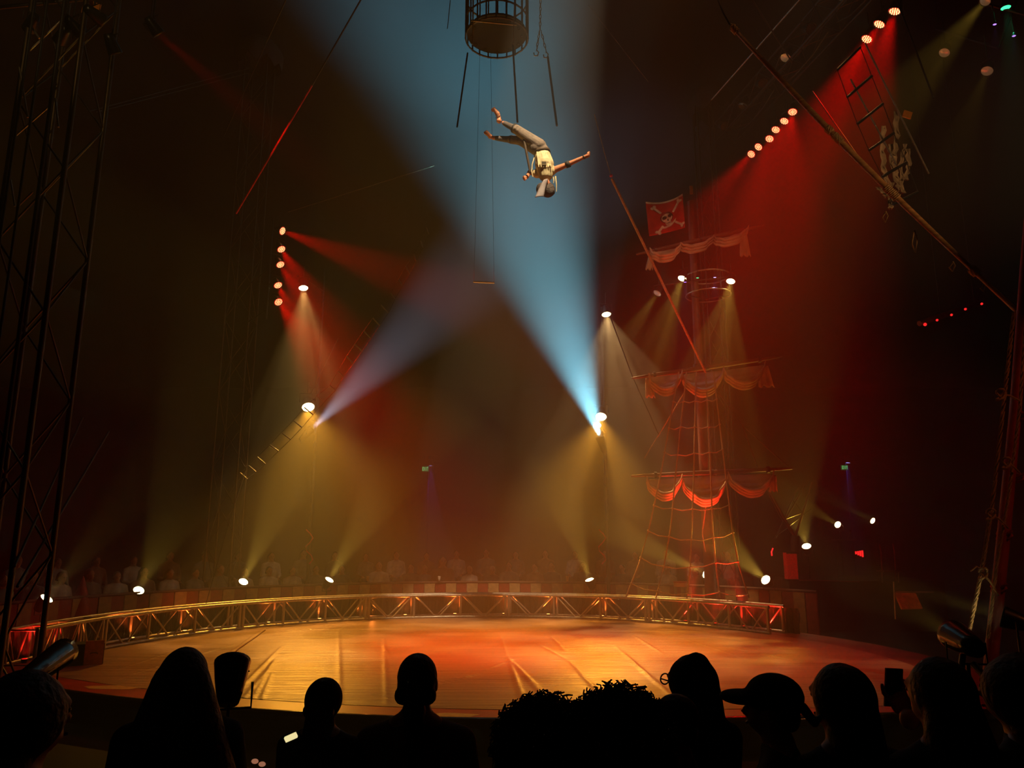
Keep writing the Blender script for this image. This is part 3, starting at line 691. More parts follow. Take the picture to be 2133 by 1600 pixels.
# spar B
A = P(1274, 372, 14.2); B = P(1470, 776, 16.6)
t = thing('boom_pole', 'thin straight pole slanting from the air down to the middle yard, red lit halfway', 'pole', A)
MB().tube([A.lerp(B, k / 10) for k in range(11)], .026, 8).build('shaft', bamboo, t)
c = P(1273, 366, 14.2); MB().sph(c, .035, 10, 8).build('pink_shackle', mat('pink', (.9, .10, .25), .4), t, 'pink ball shackle')
line('guy_cable', 'thin wire that carries the thin slanting pole', 'cable', [(1238, 238, 13.6), (1258, 315, 14), (1272, 364, 14.2)], .010, steel)

# rope ladders
def ladder(label, rungs, Y, rr_, m_r, m_l, rl=.008):
    t = thing('rope_ladder', label, 'ladder', P(*rungs[0][0], Y))
    for i, (a, b) in enumerate(rungs):
        bar(t, 'rung', P(*a, Y), P(*b, Y), rr_, m_r)
    for s in (0, 1):
        MB().tube([P(*r_[s], Y) for r_ in rungs], rl, 5).build('side_rope', m_l, t)
    return t
ladder('long rope ladder slanting from the left footlights up to the dark roof', [((500, 985), (515, 998)), ((518, 970), (533, 983)), ((536, 952), (553, 967)), ((562, 927), (580, 940)), ((586, 901), (605, 916)), ((611, 876), (629, 891)),
       ((634, 849), (652, 864)), ((660, 826), (675, 838)), ((687, 803), (699, 813)), ((704, 773), (716, 784)), ((722, 742), (736, 758)), ((739, 717), (755, 731)), ((758, 689), (773, 705)), ((777, 662), (791, 678)),
       ((794, 635), (809, 652)), ((814, 611), (823, 623)), ((830, 582), (838, 596)), ((845, 555), (854, 571)), ((862, 530), (867, 544)), ((876, 502), (881, 516)), ((888, 474), (893, 488))], 15.5, .013, steel, cable_m, .005)
pb = P(505, 990, 15.5); MB().tube([pb, (pb.x - .6, 15.2, GZ)], .006, 5).build('anchor_rope', cable_m, bpy.data.objects['rope_ladder'])
rt = ladder('dark rope ladder with five thick rungs in the red haze at upper right', [((1744, 145), (1792, 98)), ((1765, 202), (1816, 158)), ((1786, 258), (1839, 216)), ((1810, 313), (1862, 277)), ((1838, 368), (1888, 338)), ((1860, 425), (1912, 400))], 9.8, .022, black, cable_m, .006)
line('guy_cable', 'pale rope running down behind the ladder rungs at upper right', 'cable', [(1772, 165, 9.9), (1868, 345, 9.9)], .012, steel)
line('guy_cable', 'grey rope right of the ladder rungs at upper right', 'cable', [(1802, 90, 10), (1868, 225, 10), (1935, 362, 10)], .012, steel)
# ragged cloth
t = thing('ragged_sail', 'torn strips of ragged pale cloth hanging behind the rope ladder at upper right', 'sail', P(1860, 240, 10.3))
for pts, wd in (([(1866, 232), (1868, 290), (1862, 330), (1866, 360)], 9), ([(1840, 262), (1838, 310), (1842, 360), (1850, 385)], 9), ([(1885, 300), (1876, 340), (1880, 400), (1884, 402)], 8),
                ([(1856, 300), (1858, 330), (1870, 380), (1878, 400)], 12), ([(1828, 390), (1840, 402), (1845, 405), (1848, 412)], 12), ([(1858, 380), (1852, 402), (1856, 430), (1854, 436)], 8), ([(1890, 310), (1894, 345), (1886, 372), (1888, 376)], 8)):
    mb = MB(); vs = []; n = 14
    for i in range(n + 1):
        f = i / n * 3; k = min(2, int(f)); px = pts[k][0] + (pts[k + 1][0] - pts[k][0]) * (f - k); py = pts[k][1] + (pts[k + 1][1] - pts[k][1]) * (f - k)
        w_ = wd * (.35 + .65 * abs(math.sin(i * 1.3 + wd))) / 2 + 1
        for sgn in (-1, 0, 1): vs.append(P(px + sgn * w_ + 2 * math.sin(i * 2.1), py, 10.3 + (.05 if sgn == 0 else 0) + .03 * math.sin(i)))
    mb.add(vs, [(3 * i + j, 3 * i + j + 1, 3 * i + j + 4, 3 * i + j + 3) for i in range(n) for j in range(2)], True)
    o = mb.build('cloth_strip', rag_m, t); so = o.modifiers.new('s', 'SOLIDIFY'); so.thickness = .008
props(MB().box(P(1890, 239, 10.6), (.13, .02, .12), Euler((0, .35, 0)).to_matrix()).build('colour_filter', mat('filter_orange', (.8, .30, .04), .4)), 'small orange plate above the ragged cloth', 'filter')

# ------------------------------------------------------------------ pirate mast with yards, sails, netting
YM = 17.3
mx = P(1468, 1000, YM).x
t = thing('ship_mast', 'tall dark red mast of the pirate ship carrying three yards', 'mast', (mx, YM, GZ))
MB().cyl((mx, YM, GZ), (mx, YM, P(1468, 420, YM).z), .13, .08, 14).build('shaft', wood_dk, t)
for py in (760, 985, 1120):
    MB().cyl((mx, YM, P(1468, py, YM).z), (mx, YM, P(1468, py + 14, YM).z), .15, n=14).build('iron_band', darksteel, t)
def yard_and_sail(n_, yl, yr, swags, sailm, ylab, slab_, tails):
    a = P(*yl, YM - .28); b = P(*yr, YM - .28)
    t = thing('ship_yard', ylab, 'yard', a)
    MB().tube([a.lerp(b, k / 12) for k in range(13)], [.022 + .035 * math.sin(PI * k / 12) ** .6 for k in range(13)], 10).build('spar', wood_dk, t)
    for f in (.15, .5, .85):
        q = a.lerp(b, f); MB().cyl(q - (b - a).normalized() * .03, q + (b - a).normalized() * .03, .075, n=12).build('iron_band', darksteel, t)
    s = thing('furled_sail', slab_, 'sail', a)
    for k, (x0, y0, x1, y1, yb) in enumerate(swags):
        mb = MB(); nu, nv = 30, 16; vs = []
        top0 = P(x0, y0, YM - .32); top1 = P(x1, y1, YM - .32); pxm = (P((x0 + x1) / 2, yb, YM - .32))
        drop = ((top0 + top1) / 2).z - pxm.z
        for i in range(nu + 1):
            u = i / nu; tp = top0.lerp(top1, u); sg = math.sin(PI * u) ** .62
            for j in range(nv + 1):
                v = j / nv; q = tp.copy()
                q.z -= (drop * sg * .92 + drop * .12) * v
                bul = .05 + .10 * max(0, v - .45) * 2 * sg
                q.y -= bul * math.sin(PI * min(1, v)) + .10 * v * sg + .022 * math.sin(v * 26 * (0.4 + .6 * sg) + 1.5 * u) * (v > .35)
                q.x += .02 * math.sin(u * 17 + v * 3)
                vs.append(q)
        # closing roll underneath
        for i in range(nu + 1):
            base = vs[i * (nv + 1) + nv]; pass
        mb.add(vs, [(i * (nv + 1) + j, (i + 1) * (nv + 1) + j, (i + 1) * (nv + 1) + j + 1, i * (nv + 1) + j + 1) for i in range(nu) for j in range(nv)], True)
        o = mb.build('sail_swag', sailm, s); so = o.modifiers.new('s', 'SOLIDIFY'); so.thickness = .012
        roll = []
        for lay in range(3):
            pts = [vs[i * (nv + 1) + nv] + Vector((0, -.015 - .05 * lay, .02 + .055 * lay)) for i in range(nu + 1)]
            mr = MB(); mr.tube(pts, [.012 + .035 * math.sin(PI * i / nu) ** .7 for i in range(nu + 1)], 7); mr.build('sail_fold', sailm, s)
    for (px, py, ex, ey, wd) in tails:
        mb = MB(); vs = []
        for i in range(9):
            f = i / 8
            for j in range(7):
                g = j / 6 - .5
                q = P(px + (ex - px) * f + g * wd * (.8 + .5 * f), py + (ey - py) * f + 3 * math.sin(j * 2.2) * f, YM - .36 - .05 * math.sin(j * 2.4))
                vs.append(q)
        mb.add(vs, [(i * 7 + j, i * 7 + j + 1, (i + 1) * 7 + j + 1, (i + 1) * 7 + j) for i in range(8) for j in range(6)], True)
        o = mb.build('sail_tail', sailm, s); so = o.modifiers.new('s', 'SOLIDIFY'); so.thickness = .01
yard_and_sail(0, (1325, 530), (1592, 469), [(1352, 527, 1416, 516, 548), (1416, 517, 1484, 501, 528), (1484, 502, 1556, 481, 514)], sail_m,
              'uppermost yard of the pirate mast, tilted up to the right', 'cream furled sail in three swags on the uppermost yard', [(1357, 530, 1352, 562, 12), (1548, 485, 1553, 534, 18)])
yard_and_sail(1, (1316, 788), (1628, 743), [(1350, 786, 1418, 779, 824), (1418, 780, 1504, 772, 826), (1504, 772, 1590, 760, 811)], sail_low,
              'middle yard of the pirate mast', 'tan furled sail with red lit folds on the middle yard', [(1351, 788, 1355, 828, 16), (1590, 762, 1597, 806, 26)])
yard_and_sail(2, (1315, 992), (1650, 976), [(1346, 1000, 1418, 995, 1041), (1418, 996, 1514, 989, 1052), (1514, 990, 1608, 987, 1034)], sail_low,
              'lowest and longest yard of the pirate mast', 'large tan furled sail, bright red below, on the lowest yard', [(1612, 990, 1611, 1024, 14)])
# netting
t = thing('rope_netting', 'rope shroud netting spreading from the pirate mast down to the ring truss', 'netting', P(1430, 1245, 16.8))
ys = [775, 1000, 1100, 1178, 1246]
sh = [[1414, 1374, 1352, 1330, 1303], [1430, 1406, 1397, 1383, 1366], [1450, 1445, 1441, 1438, 1431], [1470, 1481, 1484, 1491, 1500], [1486, 1513, 1525, 1539, 1560]]
YS = [16.75, 16.6, 16.5, 16.4, 16.3]
if True:
    YB = []
    for s_ in sh: MB().tube([P(x, y, Yq) for x, y, Yq in zip(s_, ys, YS)], .017, 6).build('shroud', rope_m, t)
def shx(col, y):
    s_ = sh[col]
    for k in range(4):
        if ys[k] <= y <= ys[k + 1]:
            f = (y - ys[k]) / (ys[k + 1] - ys[k]); return s_[k] + (s_[k + 1] - s_[k]) * f, YS[k] + (YS[k + 1] - YS[k]) * f
    return s_[-1], YS[-1]
for y0, dz in ((835, (2, 1, 0, -2, -4)), (889, (3, 0, 0, 0, -5)), (942, (0, 5, 2, 0, -6)), (1056, (-3, 3, 4, 3, -4)), (1116, (-10, 2, 8, 4, -7)), (1172, (-10, 8, 9, 0, -2)), (1232, (-16, 0, 6, 2, 8))):
    pts = []
    for c_ in range(5):
        y = y0 + dz[c_]; x, Yq = shx(c_, min(1245, y)); pts.append(P(x, y, Yq - .01))
        if c_ < 4:
            y2 = y0 + (dz[c_] + dz[c_ + 1]) / 2 + 4; xa, _ = shx(c_, min(1245, y2)); xb, _ = shx(c_ + 1, min(1245, y2)); pts.append(P((xa + xb) / 2, y2, Yq - .02))
    MB().tube(pts, .012, 5).build('ratline', rope_m, t)
    kn = MB()
    for q in pts[::2]: kn.sph(q, .028, 7, 5)
    props(kn.build('knots', rope_m, t), kind='stuff')
for k, (p_, lab) in enumerate(([((1427, 815), (1400, 860), (1342, 955)), 'thin stay rope left of the netting'], [((1492, 812), (1546, 885), (1579, 976)), 'stay rope right of the netting down to the lowest yard'],
                [((1546, 885), (1600, 935), (1642, 972)), 'stay rope to the right end of the lowest yard'], [((1516, 815), (1518, 980), (1519, 1075)), 'thin vertical rope behind the netting'],
                [((1602, 1030), (1625, 1075), (1650, 1112)), 'rope from the lowest yard down to the crossed struts'], [((1470, 1055), (1463, 1110), (1470, 1150)), 'short red rope end under the lowest sail'])):
    line('stay_rope', lab, 'rope', [(x, y, 17.0) for x, y in p_], .013, rope_m if k in (0, 5) else rope_dk)
# lit ring (crow's nest)
cn = P(1474, 590, 16.9); RN = .52
t = thing('lamp_ring', 'round metal crow\'s nest ring with small coloured lamps on the pirate mast', 'ring', cn)
for dz, r_ in ((.16, .018), (-.30, .014)):
    MB().tube([cn + Vector((RN * math.cos(a * PI / 16), RN * math.sin(a * PI / 16), dz)) for a in range(32)], r_, 6, closed=True).build('hoop', steel, t)
for k in range(10):
    a = 2 * PI * k / 10; bar(t, 'stave', cn + Vector((RN * math.cos(a), RN * math.sin(a), .16)), cn + Vector((RN * math.cos(a), RN * math.sin(a), -.30)), .012, darksteel)
for sx in (-.5, .5): bar(t, 'spoke', cn + Vector((sx, 0, -.30)), cn + Vector((0, .3, -.30)), .014, darksteel)
MB().cyl(P(1362, 596, 16.9), P(1535, 574, 16.7), .018, n=6).build('lamp_bar', darksteel, t)
# small white hanging board
props(MB().box(P(1440, 396, 17.6), (.08, .02, .22)).build('hanging_board', cream_m), 'small cream board hanging beside the flag', 'board')

# flag
fl = thing('pirate_flag', 'red flag with white skull and crossed bones under a white top hem', 'flag', P(1385, 447, 16.6))
TL, TM, TR = (1345, 421), (1386, 420), (1422, 404); BL, BM, BR = (1352, 492), (1392, 484), (1427, 474)
def F(u, v, off=0.0):
    """flag coordinates (0..1, v down)"""
    def bz(a, b, c, t_): return [a[i] * (1 - t_) ** 2 + 2 * (2 * b[i] - (a[i] + c[i]) / 2) / 1 * 0 + (4 * b[i] - a[i] - c[i]) / 2 * 2 * t_ * (1 - t_) + c[i] * t_ * t_ for i in (0, 1)]
    a = bz(TL, TM, TR, u); b = bz(BL, BM, BR, u)
    return P(a[0] + (b[0] - a[0]) * v, a[1] + (b[1] - a[1]) * v, 16.6 + .05 * math.sin(u * 7 + v * 3) - .03 * math.sin(v * 5) - off)
mb = MB(); nu, nv = 24, 20; vs = [F(i / nu, j / nv) for i in range(nu + 1) for j in range(nv + 1)]
q4 = lambda nv_: [(i * (nv_ + 1) + j, (i + 1) * (nv_ + 1) + j, (i + 1) * (nv_ + 1) + j + 1, i * (nv_ + 1) + j + 1) for i in range(nu) for j in range(nv_)]
mb.add(vs, q4(nv), True); o = mb.build('cloth', flag_m, fl); so = o.modifiers.new('s', 'SOLIDIFY'); so.thickness = .006
mb = MB(); vs = [F(i / nu, -.01 + .055 * j, .008) for i in range(nu + 1) for j in range(2)]
mb.add(vs, q4(1), True); mb.build('top_hem', flagw, fl)
def patch(name, poly, m_, off): 
    c = (sum(p[0] for p in poly) / len(poly), sum(p[1] for p in poly) / len(poly))
    mb = MB().add([F(*c, off)] + [F(*p, off) for p in poly], [(0, 1 + k, 1 + (k + 1) % len(poly)) for k in range(len(poly))]); return mb.build(name, m_, fl)
def ell(cx, cy, rx, ry, n=16, rot=0): return [(cx + rx * math.cos(2 * PI * k / n) * math.cos(rot) - ry * math.sin(2 * PI * k / n) * math.sin(rot), cy + rx * math.cos(2 * PI * k / n) * math.sin(rot) + ry * math.sin(2 * PI * k / n) * math.cos(rot)) for k in range(n)]
def bone(a, b, w_):
    d = Vector(b) - Vector(a); nn = Vector((-d.y, d.x)).normalized() * w_
    patch('bone', [tuple(Vector(a) + nn), tuple(Vector(b) + nn), tuple(Vector(b) - nn), tuple(Vector(a) - nn)], flagw, .012)
    for s_ in (1, -1): patch('bone_knob', ell(b[0] + nn.x * s_ * 1.3, b[1] + nn.y * s_ * 1.3, w_ * 1.35, w_ * 1.35, 10), flagw, .014)
bone((.36, .36), (.17, .16), .032); bone((.68, .40), (.88, .12), .032); bone((.38, .76), (.24, .95), .034); bone((.72, .72), (.93, .88), .032)
patch('skull', ell(.50, .52, .175, .165, 24, -.35), flagk, .013)
patch('skull', ell(.50, .53, .150, .140, 24, -.35), flagw, .016)
patch('jaw', ell(.53, .70, .085, .085, 16), flagw, .016)
patch('eye_socket', ell(.435, .52, .062, .052, 14, -.3), flagk, .020); patch('eye_socket', ell(.585, .475, .055, .055, 14, -.3), flagk, .020)
patch('nose_hole', ell(.525, .60, .022, .034, 8), flagk, .020)
patch('teeth_line', [(.46, .70), (.60, .68), (.60, .695), (.46, .715)], flagk, .020)
patch('sabre', [(.38, .80), (.55, .80), (.70, .70), (.76, .60), (.73, .70), (.60, .82), (.45, .86), (.37, .86)], flagw, .024)
patch('bandana', [(.33, .44), (.40, .34), (.52, .30), (.63, .32), (.66, .37), (.54, .36), (.42, .41), (.36, .47)], mat('flag_bandana', (.30, .02, .02), .8), .022)

# ------------------------------------------------------------------ centre rig, chain, trapeze
c0 = P(1035, 45, 13.2); RB_ = .62
t = thing('rigging_drum', 'round dim cage of hoops and slats hanging at the top centre', 'cage', c0)
for dz in (-.38, .0, .5): MB().tube([c0 + Vector((RB_ * math.cos(a * PI / 14), RB_ * math.sin(a * PI / 14), dz)) for a in range(28)], .018, 6, closed=True).build('hoop', tower_m, t)
for k in range(20):
    a = 2 * PI * k / 20; bar(t, 'slat', c0 + Vector((RB_ * math.cos(a), RB_ * math.sin(a), -.4)), c0 + Vector((RB_ * math.cos(a), RB_ * math.sin(a), 1.2)), .016, tower_m)
mb = MB().cyl(c0 + Vector((0, 0, -.30)), c0 + Vector((0, 0, -.26)), RB_ * .96, n=28); mb.build('floor_plate', mat('plate_dark', (.012, .010, .006), .8), t)
for k in range(12):
    a = 2 * PI * k / 12; MB().tube([c0 + Vector((RB_ * .8 * math.cos(a) + .03 * math.cos(j * PI / 3), RB_ * .8 * math.sin(a), -.34 + .03 * math.sin(j * PI / 3))) for j in range(6)], .007, 5, closed=True).build('eye_ring', tower_m, t)
t = thing('trapeze', 'pale trapeze bar on two ropes in front of the cage at the top centre', 'trapeze', P(1030, 47, 12.4))
bar(t, 'trapeze_bar', P(982, 43, 12.4), P(1076, 52, 12.4), .018, steel)
for x0, x1 in ((986, 984), (1072, 1069)): MB().tube([P(x0, -15, 12.4), P((x0 + x1) / 2, 40, 12.4), P(x1, 92, 12.4)], .010, 5).build('rope', rope_m, t)
t = thing('trapeze', 'short white trapeze bar floating in the haze at the centre', 'trapeze', P(1008, 588, 15))
bar(t, 'trapeze_bar', P(986, 587, 15), P(1030, 589, 15), .020, mat('white_bar', (.95, .92, .88), .4))
for x0, x1 in ((987, 1000), (1029, 1022)): MB().tube([P(x0, 587, 15), P(x1, 100, 15)], .003, 4).build('wire', cable_m, t)
t = thing('hoist_chain', 'shiny chain splitting into two hooks right of the top centre cage', 'chain', P(1125, 60, 12.6))
def chain(a, b, n):
    for i in range(n):
        q = a.lerp(b, (i + .5) / n); d = (b - a).normalized(); l = (b - a).length / n * .62
        xx = Vector((1, 0, 0)) if i % 2 else Vector((.3, .95, 0))
        MB().tube([q + d * l * math.cos(j * PI / 5) + xx * .017 * math.sin(j * PI / 5) for j in range(10)], .008, 5, closed=True).build('chain_link', steel, t)
chain(P(1126, -8, 12.6), P(1125, 62, 12.6), 9); chain(P(1124, 64, 12.6), P(1118, 104, 12.6), 5); chain(P(1127, 64, 12.6), P(1138, 108, 12.6), 5)
for px, py in ((1117, 104), (1137, 108)):
    MB().tube([P(px, py, 12.6), P(px + 5, py + 5, 12.6), P(px + 3, py + 12, 12.6), P(px - 4, py + 12, 12.6), P(px - 5, py + 6, 12.6)], .012, 6).build('hook', steel, t)

# ------------------------------------------------------------------ exit signs, bandstand, right side pieces
GLY = {'E': [(0, 0, .2, 1), (0, .42, .8, .58), (0, 0, 1, .16), (0, .84, 1, 1)], 'X': None, 'I': [(.38, 0, .62, 1)], 'T': [(.4, 0, .6, 1), (0, .84, 1, 1)]}
def exit_sign(label, c, wd, ht, yaw):
    t = thing('exit_sign', label, 'sign', c); R = Euler((0, 0, yaw)).to_matrix()
    MB().box(c, (wd, .06, ht), R).build('case', exit_g, t)
    MB().cyl((c.x + .1, c.y + .1, GZ), (c.x + .1, c.y + .1, c.z + .5), .03, n=8).build('post', blackmat, t)
    MB().cyl((c.x, c.y + .1, c.z + .25), (c.x + .5, c.y + .1, c.z + .25), .02, n=6).build('arm', blackmat, t)
    lw = wd / 5.2
    for i, ch in enumerate('EXIT'):
        ox = -wd / 2 + lw * .5 + i * lw * 1.12; mb = MB()
        if ch == 'X':
            for s_ in (1, -1):
                a = Vector((ox, -.04, -ht * .33)); b = Vector((ox + lw * .85, -.04, ht * .33))
                if s_ < 0: a.x, b.x = b.x, a.x
                mb.cyl(c + R @ a, c + R @ b, lw * .10, n=4)
        else:
            for (xa, ya, xb, yb) in GLY[ch]:
                mb.box(c + R @ Vector((ox + lw * .85 * (xa + xb) / 2, -.04, ht * .66 * ((ya + yb) / 2 - .5))), (lw * .85 * (xb - xa), .02, ht * .66 * (yb - ya)), R)
        mb.build('letter', exit_l, t)
exit_sign('green EXIT sign in the dark behind the far spectators, centre', P(886, 977, 28), .25, .19, 0)
exit_sign('green EXIT sign far behind the bandstand at right', P(1759, 974, 27), .23, .17, 0)
t = thing('bandstand', 'dark bandstand platform at right behind the ring', 'platform', P(1700, 1260, 18) * 1)
bp = P(1720, 1210, 18)
MB().box((bp.x + .9, 19.2, (bp.z + GZ) / 2), (3.6, 2.6, bp.z - GZ), None).build('deck', mat('deck_dark', (.03, .008, .006), .6), t)
MB().tube([P(1660, 1208, 17.9), P(1700, 1209, 17.9), P(1790, 1212, 17.9)], .012, 5).build('edge_trim', mast_red, t)
t = thing('light_column', 'red glowing column at the left corner of the bandstand', 'column', P(1646, 1200, 17.8))
MB().box(P(1647, 1180, 17.8), (.24, .22, .62)).build('panel', mat('column_red', (.7, .02, .015), .5, emit=(1, .01, .008), estr=.12, nscale=30), t)
MB().box(P(1647, 1152, 17.8), (.28, .26, .03)).build('cap', blackmat, t); MB().box(P(1647, 1208, 17.8), (.28, .26, .04)).build('base', blackmat, t)
props(MB().tube([P(1610, 1142, 17.9), P(1607, 1150, 17.9), P(1608, 1158, 17.9)], .018, 6).build('neon_strip', glow_r), 'tiny vertical red light left of the glowing column', 'lamp')
t = thing('strut_bundle', 'crossed steel struts leaning above the bandstand', 'struts', P(1656, 1120, 18.4))
for a, b, r_ in (((1598, 1015), (1656, 1120), .030), ((1663, 1012), (1616, 1120), .016), ((1676, 1012), (1634, 1086), .016), ((1692, 1005), (1655, 1122), .026), ((1680, 1040), (1662, 1106), .014), ((1634, 1082), (1672, 1068), .012), ((1650, 1040), (1676, 1075), .012), ((1690, 1060), (1600, 1130), .010)):
    bar(t, 'strut', P(*a, 18.4), P(*b, 18.4), r_, tower_m if r_ < .02 else wood_dk)
MB().cyl(P(1656, 1116, 18.4), P(1656, 1150, 18.4), .10, n=12).build('hub', darksteel, t)
MB().cyl(P(1656, 1150, 18.4), P(1656, 1205, 18.4), .04, n=10).build('stem', darksteel, t)
t = thing('led_display', 'small red light display shaped like a wedge on the bandstand', 'display', P(1790, 1155, 19))
MB().box(P(1790, 1155, 19.04), (.30, .04, .20)).build('case', blackmat, t)
for k in range(4):
    MB().box(P(1783 + k * 4.6, 1151 + k * .6 + .8, 18.99), (.032, .03, .07 + .03 * k)).build('light_bar', glow_r, t)
t = thing('stage_chair', 'thin framed chair with back posts coloured as red lit at right of the bandstand', 'chair', P(1850, 1190, 18))
for x in (1832, 1860):
    MB().tube([P(x, 1133, 18), P(x + 3, 1148, 18), P(x + 5, 1180, 18), P(x + 6, 1212, 18)], .016, 6).build('back_post', mast_red, t)  # red light on the posts is put into their colour
MB().box(P(1852, 1190, 17.85), (.40, .38, .03)).build('seat', wood_dk, t)
for x in (1838, 1872): bar(t, 'leg', P(x, 1192, 17.7), P(x, 1214, 17.7), .014, steel)
t = thing('music_stand', 'low orange brown board on the floor at right, in the lamp beam', 'board', P(1892, 1270, 12))
MB().box(P(1892, 1252, 12), (.36, .03, .26), Euler((-.5, 0, .2)).to_matrix()).build('board', box_m, t)
bar(t, 'rail', P(1863, 1234, 12), P(1945, 1234, 12), .010, steel)
bar(t, 'leg', P(1862, 1212, 12), P(1866, 1290, 12), .012, steel)
t = thing('keyboard_rail', 'thin pale rail with a small microphone above the bandstand', 'rail', P(1750, 1125, 19))
bar(t, 'rail', P(1733, 1125, 19), P(1785, 1125, 19), .010, steel); bar(t, 'post', P(1745, 1125, 19), P(1745, 1212, 19), .010, darksteel); bar(t, 'mic_arm', P(1765, 1125, 19), P(1771, 1107, 19), .008, steel)
MB().sph(P(1771, 1106, 19), .03, 8, 6).build('microphone', darksteel, t)
t = thing('drum_stool', 'small round table with a red rim standing behind the ring truss', 'stool', P(1417, 1218, 17.6))
q = P(1417, 1218, 17.6)
MB().cyl(q - Vector((0, 0, .04)), q + Vector((0, 0, .05)), .15, n=18).build('top', sail_low, t); MB().cyl(q + Vector((0, 0, .05)), q + Vector((0, 0, .07)), .155, n=18).build('rim', mast_red, t)
for dx in (-.11, .11):
    for dy in (-.08, .08): bar(t, 'leg', q + Vector((dx, dy, -.04)), Vector((q.x + dx * 1.1, q.y + dy, GZ)), .014, steel)
# red batten
t = thing('lamp_batten', 'row of small red lamps on a tilted bar at right', 'batten', P(1985, 655, 13))
MB().cyl(P(1915, 674, 13), P(2052, 628, 13.6), .05, n=8).build('housing', mat('batten_body', (.12, .01, .01), .4), t)
for px, py in ((1927, 676), (1952, 667), (1982, 656), (2011, 644), (2045, 633)):
    MB().sph(P(px, py, 12.93), .022 if px != 1927 else .03, 8, 6).build('small_lamp', glow_r, t)
bar(t, 'hanger', P(1960, 664, 13.1), (P(1960, 664, 13.1).x, 13.1, 15), .008, cable_m); bar(t, 'hanger', P(2030, 636, 13.3), (P(2030, 636, 13.3).x, 13.3, 15), .008, cable_m)
# red raked mast at right edge with ladder ropes
t = thing('raked_mast', 'dark red mast leaning at the right edge, close to the viewer', 'mast', P(2064, 1345, 7.2))
MB().tube([P(2062, 1400, 7.2), P(2090, 1120, 7.2), P(2115, 860, 7.2), P(2136, 560, 7.2), P(2150, 380, 7.2)], [.058, .056, .052, .05, .046], 14).build('shaft', mast_red, t)
for x, y in ((2092, 1105), (2118, 985), (2080, 1215), (2122, 856)):
    MB().tube([P(x + 16 * math.cos(k * .7), y + 6 * math.sin(k * .7) + k * 1.2, 7.2 - .09 * math.sin(k * .7 + 1.4)) for k in range(16)], .013, 6).build('lashing', mat('red_rope', (.55, .05, .02), .8), t)
def twist_rope(pts, r, name, m_, par):
    pts = [P(*p) for p in pts]; L = sum((pts[i + 1] - pts[i]).length for i in range(len(pts) - 1)); N = int(L / .03); out = []
    for s_ in range(3):
        path = []
        for k in range(N + 1):
            f = k / N * (len(pts) - 1); i = min(len(pts) - 2, int(f)); q = pts[i].lerp(pts[i + 1], f - i); a = k * .9 + s_ * 2 * PI / 3
            path.append(q + Vector((math.cos(a) * r * .55, math.sin(a) * r * .55, 0)))
        out.append(path)
    mb = MB()
    for p_ in out: mb.tube(p_, r * .55, 5)
    return mb.build(name, m_, par)
t = thing('rope_ladder', 'thick twisted hemp ropes with knotted ties in front of the red mast', 'ladder', P(2045, 1190, 6.9))
twist_rope([(2016, 1328, 6.9), (2044, 1195, 6.9), (2066, 1060, 6.9), (2092, 830, 6.9), (2112, 650, 6.9)], .018, 'side_rope', rope_m, t)
twist_rope([(2058, 1330, 7.0), (2076, 1180, 7.0), (2102, 1025, 7.0), (2124, 850, 7.0), (2138, 650, 7.0)], .016, 'side_rope', rope_m, t)
for (x, y), (x2, y2) in (((2064, 1072), (2100, 1100)), ((2048, 1195), (2080, 1240)), ((2084, 822), (2124, 835)), ((2096, 965), (2124, 985))):
    MB().tube([P(x, y, 6.88), P((x + x2) / 2, (y + y2) / 2 - 4, 6.9), P(x2, y2, 6.98)], .010, 5).build('tie_rope', rope_m, t)
    MB().tube([P(x + 9 * math.cos(k * .9), y + 12 * math.sin(k * .55), 6.86 - .02 * math.sin(k)) for k in range(14)], .011, 5).build('knot', rope_m, t)
MB().tube([P(2022, 1190, 6.9), P(2034, 1180, 6.9), P(2046, 1186, 6.9)], .007, 5).build('loose_end', rope_m, t)
# box inside the ring at far left
q = G(193, 1386)
t = thing('prop_box', 'small orange fronted metal box on the ring floor at far left', 'box', q)
R_ = Euler((0, 0, .5)).to_matrix()
MB().box(q + Vector((0, 0, .17)), (.24, .03, .34), R_).build('front_panel', box_m, t); MB().box(q + Vector((-.22, .10, .15)), (.55, .34, .29), R_).build('case', blackmat, t)
MB().tube([q + R_ @ Vector((x, -.03, .16 + z)) for x, z in ((-.05, 0), (-.03, .015), (.03, .015), (.05, 0))], .008, 5).build('handle', darksteel, t)
# near lamps
fixture('par_can', 'large black lamp housing at lower left, seen from behind with light streaks', 'spotlight', P(128, 1362, 3.9), P(330, 1215, 5.6), .06, mat('lens_off', (.2, .15, .1), .1, .3), length=.5, body=shiny, stand=GZ)
t_can = fixture('par_can', 'black hooded can lamp in front of the ring behind the long haired spectator', 'spotlight', P(484, 1384, 5.0), P(505, 1180, 5.5), .10, mat('lens_off', (.2, .15, .1), .1, .3), length=.26, body=shiny, stand=GZ)
fixture('par_can', 'large lamp at lower right with a ringed lens and a dim beam to the left', 'spotlight', P(1988, 1324, 5.0), P(1790, 1205, 7.2), .085, lens_dim, AMB2, 300, 17, .5, length=.34, body=shiny, stand=GZ)
can = t_can; MB().tube([P(506, 1386, 5.0), P(516, 1388, 5.0), P(517, 1398, 5.0), P(511, 1400, 5.0)], .012, 6).build('hook_handle', black, can)
MB().cyl(P(462, 1384, 5.0), P(462, 1372, 5.0), .02, n=8).build('knob', black, can)
t = thing('lamp_clamp', 'shiny steel clamp arm under the large lamp at lower right', 'clamp', P(2020, 1390, 4.8))
MB().cyl(P(2028, 1384, 4.8), P(2078, 1440, 4.6), .022, .016, 10).build('arm', steel, t); MB().cyl(P(2005, 1365, 4.85), P(2000, 1420, 4.8), .02, n=8).build('bracket', steel, t)

